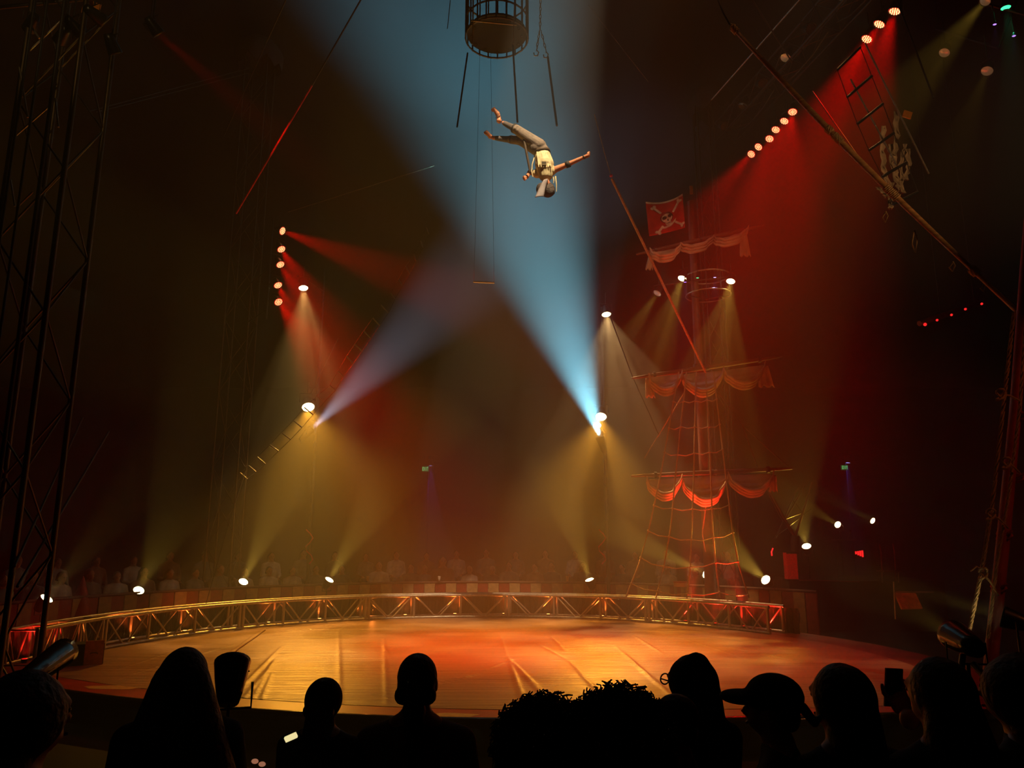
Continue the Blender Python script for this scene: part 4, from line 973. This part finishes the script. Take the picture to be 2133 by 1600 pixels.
# ------------------------------------------------------------------ people
def seated_prims():
    pr = [('e', (0, 0, .12), (.175, .135, .125)), ('c', (0, 0, .15), (0, -.01, .38), .135, .13), ('e', (0, -.01, .46), (.17, .11, .16)),
          ('c', (-.14, -.01, .560), (.14, -.01, .560), .062, .062), ('c', (0, -.02, .56), (0, .005, .72), .066, .058), ('c', (-.13, -.015, .585), (0, -.02, .66), .045, .055), ('c', (.13, -.015, .585), (0, -.02, .66), .045, .055),
          ('e', (0, .01, .795), (.076, .098, .105)), ('e', (0, .045, .735), (.052, .058, .052)), ('c', (0, .10, .80), (0, .118, .765), .011, .016),
          ('c', (-.04, .092, .815), (.04, .092, .815), .014, .014), ('c', (-.02, .094, .728), (.02, .094, .728), .012, .012),
          ('e', (.077, .005, .78), (.012, .022, .032)), ('e', (-.077, .005, .78), (.012, .022, .032))]
    for s in (-1, 1):
        pr += [('c', (s * .185, -.01, .555), (s * .235, .05, .28), .055, .042), ('c', (s * .235, .05, .28), (s * .13, .28, .23), .040, .028),
               ('e', (s * .115, .33, .222), (.036, .045, .018)), ('c', (s * .085, .31, .225), (s * .06, .345, .215), .012, .010)]
        for k in range(4):
            x = s * (.095 + .017 * k); L = (.055, .065, .06, .048)[k]
            pr += [('c', (x, .355, .222), (x, .355 + L * .6, .214), .010, .009), ('c', (x, .355 + L * .6, .214), (x, .355 + L, .198), .009, .008)]
        pr += [('c', (s * .09, .02, .10), (s * .12, .44, .12), .085, .062), ('c', (s * .12, .44, .12), (s * .12, .48, -.28), .056, .038), ('c', (s * .12, .46, -.33), (s * .12, .62, -.345), .036, .026)]
    return pr
def shirt_prims():
    pr = [('e', (0, 0, .16), (.18, .14, .12)), ('c', (0, 0, .15), (0, -.01, .38), .152, .145), ('e', (0, -.01, .45), (.185, .125, .165)), ('c', (-.15, -.01, .56), (.15, -.01, .56), .076, .076), ('c', (0, -.015, .57), (0, -.01, .625), .090, .074), ('c', (-.14, -.01, .58), (0, -.015, .635), .055, .06), ('c', (.14, -.01, .58), (0, -.015, .635), .055, .06)]
    for s in (-1, 1): pr += [('c', (s * .185, -.01, .555), (s * .235, .05, .29), .070, .056), ('c', (s * .235, .05, .29), (s * .16, .21, .25), .054, .044)]
    return pr
def trouser_prims():
    pr = [('e', (0, 0, .10), (.185, .145, .115))]
    for s in (-1, 1): pr += [('c', (s * .09, .02, .10), (s * .12, .44, .12), .098, .076), ('c', (s * .12, .44, .12), (s * .12, .475, -.26), .072, .056)]
    return pr
SKF = {}
def seated_meshes(v):
    if v not in SKF:
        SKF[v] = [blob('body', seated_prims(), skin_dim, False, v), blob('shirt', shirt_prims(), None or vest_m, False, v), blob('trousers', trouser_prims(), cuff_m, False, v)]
    return SKF[v]
hair_short = [('e', (0, -.012, .815), (.086, .100, .098)), ('c', (-.05, -.06, .75), (.05, -.06, .75), .040, .040)]
hair_long = hair_short + [('c', (-.045, -.055, .80), (-.075, -.075, .52), .055, .045), ('c', (.045, -.055, .80), (.075, -.075, .52), .055, .045), ('c', (0, -.07, .80), (0, -.095, .48), .06, .05)]
HM = {}
def hair_mesh(kind, v, m):
    k = (kind, v, m.name)
    if k not in HM: HM[k] = blob('hair', {'short': hair_short, 'long': hair_long}[kind], m, False, v)
    return HM[k]
SM = {}
def recolor(me, m):
    k = (me.name, m.name)
    if k not in SM:
        c = me.copy(); c.materials.clear(); c.materials.append(m); SM[k] = c
    return SM[k]
eye_me = MB().sph((0, 0, 0), .010, 8, 6).mesh('eye', mat('eye_dark', (.03, .02, .015), .3)); mouth_me = MB().tube([(-.022, .0, 0), (0, .004, -.003), (.022, .0, 0)], .005, 5).mesh('mouth', mat('lip', (.30, .08, .05), .5))
def person(label, loc, yaw, s, shirt, trou, hair='short', hairm=hair_m, v=.014, group=None, face=True, cat='person', skinm=None):
    t = thing('person', label, cat, loc, group); t.rotation_euler = (0, 0, yaw); t.scale = (s, s, s)
    b, sh, tr = seated_meshes(v)
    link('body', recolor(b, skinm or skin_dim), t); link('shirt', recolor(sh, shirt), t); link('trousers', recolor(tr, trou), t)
    if hair: link('hair', hair_mesh(hair, v, hairm), t)
    if face:
        for sx in (-1, 1): o = link('eye', eye_me, t); o.location = (sx * .030, .098, .793)
        o = link('mouth', mouth_me, t); o.location = (0, .107, .728)
    return t
shirts = [(mat('cloth_grey', (.22, .20, .18), .85), 'grey'), (mat('cloth_brown', (.25, .12, .06), .85), 'brown'), (mat('cloth_white', (.60, .55, .48), .85), 'white'), (mat('cloth_dark', (.05, .045, .05), .85), 'dark'), (mat('cloth_red', (.35, .04, .03), .85), 'red')]
brown_hair = mat('brown_hair', (.10, .05, .025), .7, nscale=30); pale_hair = mat('pale_hair', (.45, .33, .18), .7, nscale=30)
# prominent far spectators, placed from the photograph
feat = [(789, 2, 'short', brown_hair, 1.08, 'spectator in a white v neck top behind the striped barrier, left of centre'), (856, 3, 'short', hair_m, 1.0, 'spectator with a pale face and dark top behind the barrier'),
        (922, 1, 'long', brown_hair, 1.22, 'tallest far spectator, broad shouldered with arms folded, behind the barrier'), (978, 2, 'short', pale_hair, .92, 'child in a light shirt leaning on the barrier beside the tallest spectator'),
        (1026, 3, 'short', pale_hair, .92, 'small fair haired far spectator at the centre of the barrier'), (1060, 0, 'short', hair_m, 1.05, 'far spectator in grey right of the picture centre'),
        (1114, 1, 'long', brown_hair, 1.0, 'far spectator with long brown hair right of centre'), (1149, 3, 'short', brown_hair, 1.04, 'far spectator in a dark suit near the right footlight'),
        (1296, 3, 'short', hair_m, 1.0, 'person in dark clothes with a red lit face beside the netting'), (1390, 2, 'short', brown_hair, 1.0, 'far spectator in white seen through the rope netting'),
        (712, 3, 'long', hair_m, .98, 'far spectator beside the footlight left of centre'), (884, 0, 'short', pale_hair, .95, 'far spectator between the pale faced one and the tallest one')]
used = []
RSP = RR + 3.35
for px, si, hr, hm, s, lab in feat:
    u = (px - 1066.5) / FPX
    # intersect the view direction with the spectators' circle
    dx, dy = u, math.cos(TILT) + .25 * math.sin(TILT); ca = dx * dx + dy * dy; cb = -2 * (dx * CX + dy * CY); cc = CX * CX + CY * CY - RSP * RSP
    tt = (-cb + math.sqrt(cb * cb - 4 * ca * cc)) / (2 * ca); x, y = dx * tt, dy * tt
    a = math.degrees(math.atan2(y - CY, x - CX)); used.append(a)
    yaw = math.atan2(math.cos(math.radians(a)), -math.sin(math.radians(a)))
    person(lab, (x, y, GZ + .50), yaw + random.uniform(-.25, .25), s, shirts[si][0], shirts[3][0], hr, hm, .026)
UN = ['first', 'second', 'third', 'fourth', 'fifth', 'sixth', 'seventh', 'eighth', 'ninth', 'tenth', 'eleventh', 'twelfth', 'thirteenth', 'fourteenth', 'fifteenth', 'sixteenth', 'seventeenth', 'eighteenth', 'nineteenth', 'twentieth']
ORD = UN + ['twenty-' + x for x in UN[:9]] + ['thirtieth'] + ['thirty-' + x for x in UN[:9]] + ['fortieth']
k = 0; a = 176
while a > 52:
    if all(abs(a - q) > 3.3 for q in used):
        k += 1; si = random.randrange(4); hr = random.choice(['short', 'long'])
        side = 'left half' if a > 92 else 'right half'
        p = ring(a, RSP, GZ + .50); yaw = math.atan2(math.cos(math.radians(a)), -math.sin(math.radians(a)))
        person('dim front row spectator, %s plain one from the left, %s hair, %s top' % (ORD[k - 1], hr, shirts[si][1]), p, yaw + random.uniform(-.3, .3), random.uniform(.9, 1.06), shirts[si][0], shirts[3][0], hr, random.choice([hair_m, brown_hair]), .026,
               group='front row spectators behind the barrier')
    a -= 3.6
a = 174; k = 0
while a > 54:
    si = random.randrange(4); hr = random.choice(['short', 'long']); side = 'left half' if a > 92 else 'right half'
    p = ring(a, RSP + 1.15, GZ + .82); yaw = math.atan2(math.cos(math.radians(a)), -math.sin(math.radians(a)))
    k += 1; person('dim second row spectator, %s from the left, %s hair, %s top' % (ORD[k - 1], hr, shirts[si][1]), p, yaw, random.uniform(.92, 1.06), shirts[si][0], shirts[3][0], hr, hair_m, .026,
           group='second row spectators behind the barrier')
    a -= 4.6
gs = thing('grandstand', 'dark curved seating steps under the far spectators', 'grandstand', ring(90, RR + 4, GZ))
for r0, r1, z in ((RSP - .25, RSP + .35, GZ + .46), (RSP + .85, RSP + 1.5, GZ + .78)):
    mb = MB(); vs = []
    for k in range(61):
        a = 180 - 128 * k / 60; vs += [ring(a, r0, z), ring(a, r1, z), ring(a, r1, z - .05), ring(a, r0, z - .05)]
    mb.add(vs, [(4 * k + j, 4 * k + (j + 1) % 4, 4 * k + 4 + (j + 1) % 4, 4 * k + 4 + j) for k in range(60) for j in range(4)]); mb.build('bench', bench_m, gs)
    for k in range(0, 61, 5):
        a = 180 - 128 * k / 60; bar(gs, 'leg', ring(a, (r0 + r1) / 2, GZ), ring(a, (r0 + r1) / 2, z - .04), .03, darksteel)
# cups and bottle on the barrier
for px, py, m_, lab in ((766, 1211, cream_m, 'pale paper cup on the striped barrier, left of centre'), (1182, 1209, cream_m, 'pale cup on the striped barrier near the right footlight'), (915, 1201, flagw, 'small white bottle held before the tallest far spectator')):
    q = P(px, py, 20.3 if px != 1182 else 20.2); q.z = .68
    props(MB().lathe(q, (0, 0, 1), [(0, .001), (0, .03), (.13, .042), (.13, .03), (.02, .025)], 10).build('paper_cup', m_), lab, 'cup')
q = P(172, 1215, 15.5)
t = thing('red_pennant', 'dark red cloth cone among the spectators at far left', 'cloth', (q.x, q.y, GZ))
MB().lathe((q.x, q.y, .1), (0, 0, 1), [(0, .26), (.3, .20), (.6, .12), (.9, .03), (.95, .001)], 12).build('cloth', mast_red, t); MB().cyl((q.x, q.y, GZ), (q.x, q.y, 1.0), .02, n=8).build('post', darksteel, t)

# near spectators seen from behind
nst = thing('near_grandstand', 'black plank seating in the foreground under the silhouetted spectators', 'grandstand', (0, 3, GZ))
for y, z in ((3.55, .335), (2.8, .43), (2.2, .50)):
    MB().box((0, y, z - .03), (9, .42, .05)).build('bench', bench_m, nst)
    MB().box((0, y + .45, z - .52), (9, .5, .06)).build('foot_board', bench_m, nst)
    for x in (-4, -1.5, 1.5, 4): MB().box((x, y, (z - .05 + GZ) / 2), (.06, .3, z - .05 - GZ)).build('support', bench_m, nst)
blk = mat('cloth_black', (.012, .010, .010), .9); plaid = mat('cloth_tan', (.16, .10, .07), .85); maroon = mat('cloth_maroon', (.05, .012, .010), .9)
def near(px, py, row, yaw, lab, shirt=blk, extra=(), hairk='short', top=.905, s=None, v=.012):
    Y, z0 = ((3.55, .335), (2.8, .43), (2.2, .50))[row]
    q = P(px, py, Y); s_ = s or (q.z - z0) / top
    zz = q.z - top * s_
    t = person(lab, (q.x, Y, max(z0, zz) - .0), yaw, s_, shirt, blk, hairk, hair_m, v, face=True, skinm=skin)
    return t
def add(t, name, prims, m_, v=.010, sm=3): return link(name, blob(name, prims, m_, False, v, sm), t)
def curls(t, c, rad, n, seed, r=.0022):
    rnd = random.Random(seed); mb = MB()
    for i in range(n):
        z = rnd.uniform(-.75, 1); an = rnd.uniform(0, 2 * PI); rh = math.sqrt(1 - z * z); d = Vector((rh * math.cos(an), rh * math.sin(an), z))
        if d.y > .55 and z < .2: continue
        base = Vector(c) + Vector((d.x * rad[0], d.y * rad[1], d.z * rad[2])) * .9; L = rnd.uniform(.018, .048); ph = rnd.uniform(0, 6)
        x_ = d.orthogonal().normalized(); y_ = d.cross(x_); pts = []
        for k in range(9):
            f = k / 8; rr_ = .008 * (.5 + f); pts.append(base + d * L * f + x_ * rr_ * math.cos(ph + 9 * f) + y_ * rr_ * math.sin(ph + 9 * f))
        mb.tube(pts, r, 4)
    o = link('curls', mb.mesh('curls', hair_m), t); o['kind'] = 'stuff'; return o
t = near(388, 1350, 0, .25, 'near spectator with very long dark hair, left of the hooded lamp', hairk='long')
add(t, 'long_hair', [('e', (0, -.02, .80), (.098, .115, .112)), ('c', (-.03, -.06, .78), (-.12, -.09, .42), .085, .11), ('c', (.03, -.06, .78), (.13, -.09, .40), .085, .12), ('c', (0, -.06, .78), (0, -.12, .30), .09, .12)], hair_m, .014)
t = near(678, 1413, 0, -.25, 'child with a smooth cap of hair in the foreground', s=.83)
add(t, 'hood', [('e', (0, -.01, .80), (.098, .115, .112)), ('c', (0, -.04, .74), (0, -.05, .62), .075, .085)], blk, .012)
t = near(871, 1363, 0, 0, 'near spectator with a low bun and a patterned top, centre', shirt=plaid)
add(t, 'bun', [('e', (0, -.10, .70), (.05, .045, .05)), ('c', (0, -.10, .68), (.01, -.11, .50), .045, .035)], hair_m, .010)
t = near(1437, 1366, 0, .55, 'near spectator in a pointed hood wearing glasses')
add(t, 'hood', [('e', (0, -.015, .80), (.100, .118, .108)), ('e', (0, -.04, .865), (.055, .062, .060)), ('c', (0, -.05, .76), (0, -.05, .58), .09, .11), ('c', (-.10, -.03, .60), (.10, -.03, .60), .07, .07)], blk, .012)
mg = MB()
for sx in (-1, 1):
    mg.tube([(sx * .034 + .026 * math.cos(k * PI / 8), .125, .795 + .022 * math.sin(k * PI / 8)) for k in range(16)], .0035, 5, closed=True); mg.tube([(sx * .062, .122, .80), (sx * .082, .02, .80)], .0035, 5)
mg.tube([(-.01, .126, .80), (.01, .126, .80)], .0035, 5); glasses = mg.mesh('glasses', black)
link('glasses', glasses, t)
t = near(1402, 1448, 1, 1.25, 'short near spectator with glasses in front of the hooded one', s=.80)
link('glasses', glasses, t)
t = near(1608, 1412, 1, 1.15, 'near spectator in a baseball cap with the brim to the left', s=.86)
add(t, 'cap', [('e', (0, -.005, .835), (.096, .118, .090)), ('e', (0, .125, .822), (.075, .095, .030))], blk, .010)
add(t, 'ponytail', [('c', (0, -.11, .80), (.02, -.15, .74), .022, .018), ('c', (.02, -.15, .74), (.06, -.19, .78), .016, .008)], hair_m, .008)
t = near(1745, 1384, 1, .35, 'near spectator with a big round head of hair, right of the baseball cap')
add(t, 'thick_hair', [('e', (0, -.02, .80), (.098, .112, .112)), ('c', (0, -.05, .74), (0, -.07, .55), .088, .095)], hair_m, .014)
t = near(1948, 1371, 1, .3, 'near spectator with wide hair holding up a phone at right')
add(t, 'thick_hair', [('e', (0, -.02, .80), (.092, .112, .112)), ('c', (-.02, -.05, .76), (-.06, -.07, .52), .070, .085), ('c', (.02, -.05, .76), (.07, -.07, .52), .070, .085)], hair_m, .014)
# raised hand with phone
hp = P(1861, 1432, 3.15)
ph = thing('phone', 'dark phone held up in a hand at right', 'phone', hp)
MB().box(hp, (.075, .009, .145), Euler((.1, .08, .2)).to_matrix()).build('case', black, ph)
MB().box(hp + Vector((.0, .006, 0)), (.066, .003, .132), Euler((.1, .08, .2)).to_matrix()).build('screen', mat('screen_off', (.01, .01, .012), .1), ph)
hand = [('c', P(1895, 1500, 3.0), hp + Vector((.035, -.02, -.10)), .036, .028), ('e', hp + Vector((.012, -.022, -.055)), (.042, .018, .045))]
for k in range(4):
    z = -.045 + .022 * k; hand += [('c', hp + Vector((.035, -.018, z)), hp + Vector((.045, .008, z + .004)), .010, .009), ('c', hp + Vector((.045, .008, z + .004)), hp + Vector((.022, .018, z + .006)), .009, .008)]
hand += [('c', hp + Vector((-.02, -.022, -.05)), hp + Vector((-.042, -.004, -.02)), .012, .010), ('c', hp + Vector((-.042, -.004, -.02)), hp + Vector((-.040, .010, .008)), .010, .008)]
inv = t.matrix_basis.inverted() if False else (Matrix.Translation(t.location) @ t.rotation_euler.to_matrix().to_4x4() @ Matrix.Scale(t.scale[0], 4)).inverted()
hm_ = blob('raised_hand', hand, skin, False, .006, 2); hm_.transform(inv); link('raised_hand', hm_, t)
# curly pair, dark figures at both edges
t = near(1135, 1470, 2, .15, 'near spectator with wild curly hair, left one of the curly pair'); curls(t, (0, -.01, .80), (.138, .135, .118), 1500, 3)
add(t, 'curly_hair', [('e', (-.02, -.015, .78), (.125, .125, .105)), ('e', (.06, -.02, .80), (.08, .09, .085)), ('e', (-.10, -.02, .74), (.06, .08, .07))], hair_m, .012)
t = near(1290, 1452, 2, -.1, 'near spectator with curly hair standing up, right one of the curly pair'); curls(t, (0, -.01, .80), (.138, .135, .118), 1500, 5)
add(t, 'curly_hair', [('e', (.02, -.015, .78), (.125, .125, .105)), ('e', (-.05, -.02, .81), (.08, .09, .085)), ('e', (.10, -.02, .74), (.06, .08, .07))], hair_m, .012)
t = near(62, 1398, 2, -.5, 'near spectator hunched at the lower left corner under the black lamp', shirt=maroon)
add(t, 'thick_hair', [('e', (0, -.02, .79), (.110, .125, .115)), ('c', (0, -.06, .74), (0, -.08, .58), .09, .10)], hair_m, .014)
t = near(2112, 1362, 1, .6, 'near spectator cut off by the lower right corner')
add(t, 'thick_hair', [('e', (0, -.02, .79), (.125, .130, .120)), ('c', (0, -.06, .74), (.02, -.08, .50), .10, .12)], hair_m, .014)
# small lit thing in the lap
q = P(606, 1536, 3.0)
props(MB().box(q, (.045, .012, .018), Euler((.3, -.4, 0)).to_matrix()).build('glow_stick', mat('glow_pale', (.9, .8, .4), .4, emit=(1, .85, .40), estr=1.0)), 'small pale lit stick in the dark foreground beside the child', 'light stick')
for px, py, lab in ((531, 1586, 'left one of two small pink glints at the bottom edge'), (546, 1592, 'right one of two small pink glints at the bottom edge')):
    q = P(px, py, 2.4); props(MB().sph(q, .009, 10, 8, (1.2, .6, .8)).build('glint', mat('glint_pink', (.9, .35, .20), .4, emit=(1, .4, .22), estr=.35)), lab, 'glint')  # pink bright spots put in as faintly glowing balls

# ------------------------------------------------------------------ acrobat
def A(x, y, dy=0.0): return P(940 + x / 5.925, 180 + y / 5.925, 11.5 + dy)
ac = thing('person', 'barefoot acrobat upside down in mid air, cream vest and grey trousers, arms spread', 'person', A(1130, 960))
hipR, hipL = A(1085, 720, -.06), A(1045, 775, .05)
kneR, ankR = A(800, 530, -.05), A(645, 450, .05); kneL, ankL = A(850, 668, .12), A(520, 636, .25)
wst, cst, nek, hed = A(1120, 815), A(1150, 960, -.02), A(1170, 1120, .0), A(1180, 1245, -.02)
shR, shL = A(1262, 1035, -.02), A(1050, 1075, .08)
elR, wrR = A(1440, 962, -.10), A(1650, 868, -.22); elL, wrL = A(965, 1060, .30), A(935, 1120, .12)
up = (nek - wst).normalized(); Rh = frame((hed - nek))
body = [('e', (hipR + hipL) / 2, (.14, .12, .14)), ('c', (hipR + hipL) / 2, wst, .125, .115), ('c', wst, cst, .115, .13), ('c', cst, nek.lerp(cst, .25), .135, .10), ('c', shR, shL, .058, .055), ('c', nek.lerp(cst, .2), hed, .055, .05),
        ('e', hed, (.078, .092, .115), Rh), ('e', hed + Vector((0, -.05, .05)), (.05, .05, .055)), ('c', hed + Vector((0, -.09, .01)), hed + Vector((.0, -.115, .035)), .010, .014),
        ('c', hipR, kneR, .088, .062), ('c', kneR, ankR, .055, .034), ('c', hipL, kneL, .088, .060), ('c', kneL, ankL, .055, .034),
        ('c', shR, elR, .056, .042), ('c', elR, wrR, .042, .028), ('c', shL, elL, .052, .040), ('c', elL, wrL, .038, .028),
        # feet: heel, sole, toes
        ('e', A(590, 425, .0), (.046, .05, .042)), ('c', A(592, 400, 0), A(570, 335, -.03), .033, .040), ('c', A(570, 335, -.03), A(535, 290, -.05), .038, .030),
        ('e', A(482, 620, .22), (.042, .045, .038)), ('c', A(470, 605, .2), A(440, 575, .17), .034, .038)]
for k in range(5):
    x0, y0 = 548 - 9 * k, 288 + 5 * k; body.append(('c', A(x0, y0, -.05), A(x0 - 16, y0 - 26, -.07), .0125 - .001 * (k > 0), .011))
    x0, y0 = 452 - 9 * k, 565 + 5 * k; body.append(('c', A(x0, y0, .17), A(x0 - 12, y0 - 20, .15), .012, .010))
def fist(wr, d, side, palm=.034):
    d = d.normalized(); x = side.normalized(); n_ = d.cross(x).normalized(); c = wr + d * .055; out = [('e', c, (.034, .036, .034)), ('c', wr, c, .027, .032)]
    for k in range(4):
        b = c + x * (-.030 + .020 * k) + d * .028 + n_ * .010; m_ = b + n_ * .026 + d * (-.002 if k else -.004); e_ = m_ - d * .028
        out += [('c', c + x * (-.028 + .018 * k), b, .011, .0105), ('c', b, m_, .0105, .0098), ('c', m_, e_, .0098, .009)]
    th = c - x * .034 - d * .01; out += [('c', th, th + d * .026 + n_ * .02, .012, .0105), ('c', th + d * .026 + n_ * .02, c + d * .018 + n_ * .044 - x * .004, .0105, .009)]
    return out
body += fist(wrR, wrR - elR, Vector((.3, 0, 1))) + fist(wrL, Vector((-.6, -.3, -.5)), Vector((.5, .2, -1)))
blob('body', body, skin, ac, .0065, 2)
tro = [('e', (hipR + hipL) / 2, (.155, .135, .15)), ('c', (hipR + hipL) / 2, wst + up * -.02, .138, .125), ('c', hipR, kneR, .104, .080), ('c', hipL, kneL, .102, .078), ('c', kneR, kneR.lerp(ankR, .12), .080, .074), ('c', kneL, kneL.lerp(ankL, .35), .076, .070)]
for k in range(7):
    f = k / 6; tro.append(('c', hipR.lerp(kneR, .15 + .8 * f) + Vector((0, -.07, .03)), hipR.lerp(kneR, .25 + .8 * f) + Vector((0, -.07, -.04)), .018, .014)); tro.append(('c', hipL.lerp(kneL, .15 + .8 * f) + Vector((0, -.07, .03)), hipL.lerp(kneL, .25 + .8 * f) + Vector((0, -.07, -.04)), .018, .014))
blob('trousers', tro, grey_cloth, ac, .009, 3)
vs_ = [('c', wst + up * .06, cst, .135, .158), ('c', cst, nek.lerp(cst, .22), .160, .125), ('c', shR.lerp(shL, .12), shL.lerp(shR, .05), .085, .082), ('c', nek.lerp(cst, .25), nek.lerp(hed, .15), .075, .070)]
for k in range(6): vs_.append(('c', wst.lerp(cst, .3) + Vector((-.10 + .035 * k, -.125, .0)), cst + Vector((-.10 + .04 * k, -.13, -.12)), .014, .012))
blob('vest', vs_, vest_m, ac, .008, 3)
Rw = frame(up)
def ringband(name, c, d, r, h, m_, el=1.0):
    c = Vector(c); MB().lathe(c - Vector(d).normalized() * h / 2, d, [(0, r * .95), (0, r), (h, r), (h, r * .95)], 20).build(name, m_, ac)
ringband('belt', wst, up, .140, .045, strap_m)
ringband('leg_strap', kneR.lerp(ankR, .12), ankR - kneR, .080, .035, cuff_m); ringband('leg_strap', kneL.lerp(ankL, .33), ankL - kneL, .072, .018, strap_m)
blob('leg_warmer', [('c', kneR, ankR.lerp(kneR, .1), .062, .042)], mat('grey_legging', (.13, .12, .12), .8, bump=.3), ac, .009); blob('leg_warmer', [('c', kneL.lerp(ankL, .35), ankL.lerp(kneL, .12), .060, .042)], mat('grey_legging', (.13, .12, .12), .8), ac, .009)
ringband('elbow_band', elR, elR - shR, .056, .075, cuff_m); ringband('wrist_band', wrR.lerp(elR, .05), wrR - elR, .034, .03, strap_m); ringband('ankle_strap', A(575, 382, -.02), A(535, 300) - A(590, 420), .044, .010, strap_m)
blob('shoulder_strap', [('c', A(895, 655, -.06), A(925, 800, -.05), .022, .022), ('c', A(925, 800, -.05), A(975, 1060, .0), .022, .020)], strap_m, ac, .008)
MB().tube([A(1030, 860, .0), A(1000, 960, -.03), A(992, 1050, 0), A(1005, 1115, 0)], .010, 6).build('pale_sash', vest_m, ac)
# hair and bandana
blob('hair', [('e', hed + Vector((.015, .01, -.045)), (.125, .120, .125)), ('e', hed + Vector((-.09, .02, -.02)), (.09, .09, .105)), ('e', hed + Vector((.05, -.03, -.09)), (.085, .07, .08))], mat('acrobat_hair', (.07, .06, .055), .6, nscale=50, bump=.8), ac, .008)
mb = MB(); vs = []
for i in range(15):
    f = i / 14; c = A(1168 - 80 * f - 20 * math.sin(f * 3) * .3, 1150 + 215 * f, -.150 - .02 * f)
    for j in range(5): vs.append(c + Vector(((j / 4 - .5) * .135 * (.62 + .45 * f), -.022 * math.cos((j / 4 - .5) * 3), .018 * (j / 4 - .5))))
mb.add(vs, [(i * 5 + j, i * 5 + j + 1, (i + 1) * 5 + j + 1, (i + 1) * 5 + j) for i in range(14) for j in range(4)], True)
o = mb.build('bandana', band_m, ac); so = o.modifiers.new('s', 'SOLIDIFY'); so.thickness = .008
for (x0, y0), (x1, y1) in (((1285, 1110), (1298, 1300)), ((1258, 1120), (1262, 1195))):
    MB().tube([A(x0, y0, -.05), A((x0 + x1) / 2 + 6, (y0 + y1) / 2, -.05), A(x1, y1, -.04)], [.014, .010, .006], 6).build('loose_tie', vest_m, ac)
pc = A(1145, 950, -.172)
mb = MB().box(pc, (.075, .012, .060)); mb.build('chest_print', mat('print_dark', (.10, .08, .03), .7), ac)
for k in range(3): MB().box(pc + Vector((-.024 + .022 * k, -.006, .010)), (.012, .006, .026)).build('print_mark', blackmat, ac)
for sx in (-1, 1): o = link('eye', eye_me, ac); o.location = hed + Vector((sx * .03, -.088, -.005)) - ORG[ac.name]
o = link('mouth', mouth_me, ac); o.location = hed + Vector((0, -.098, .062)) - ORG[ac.name]
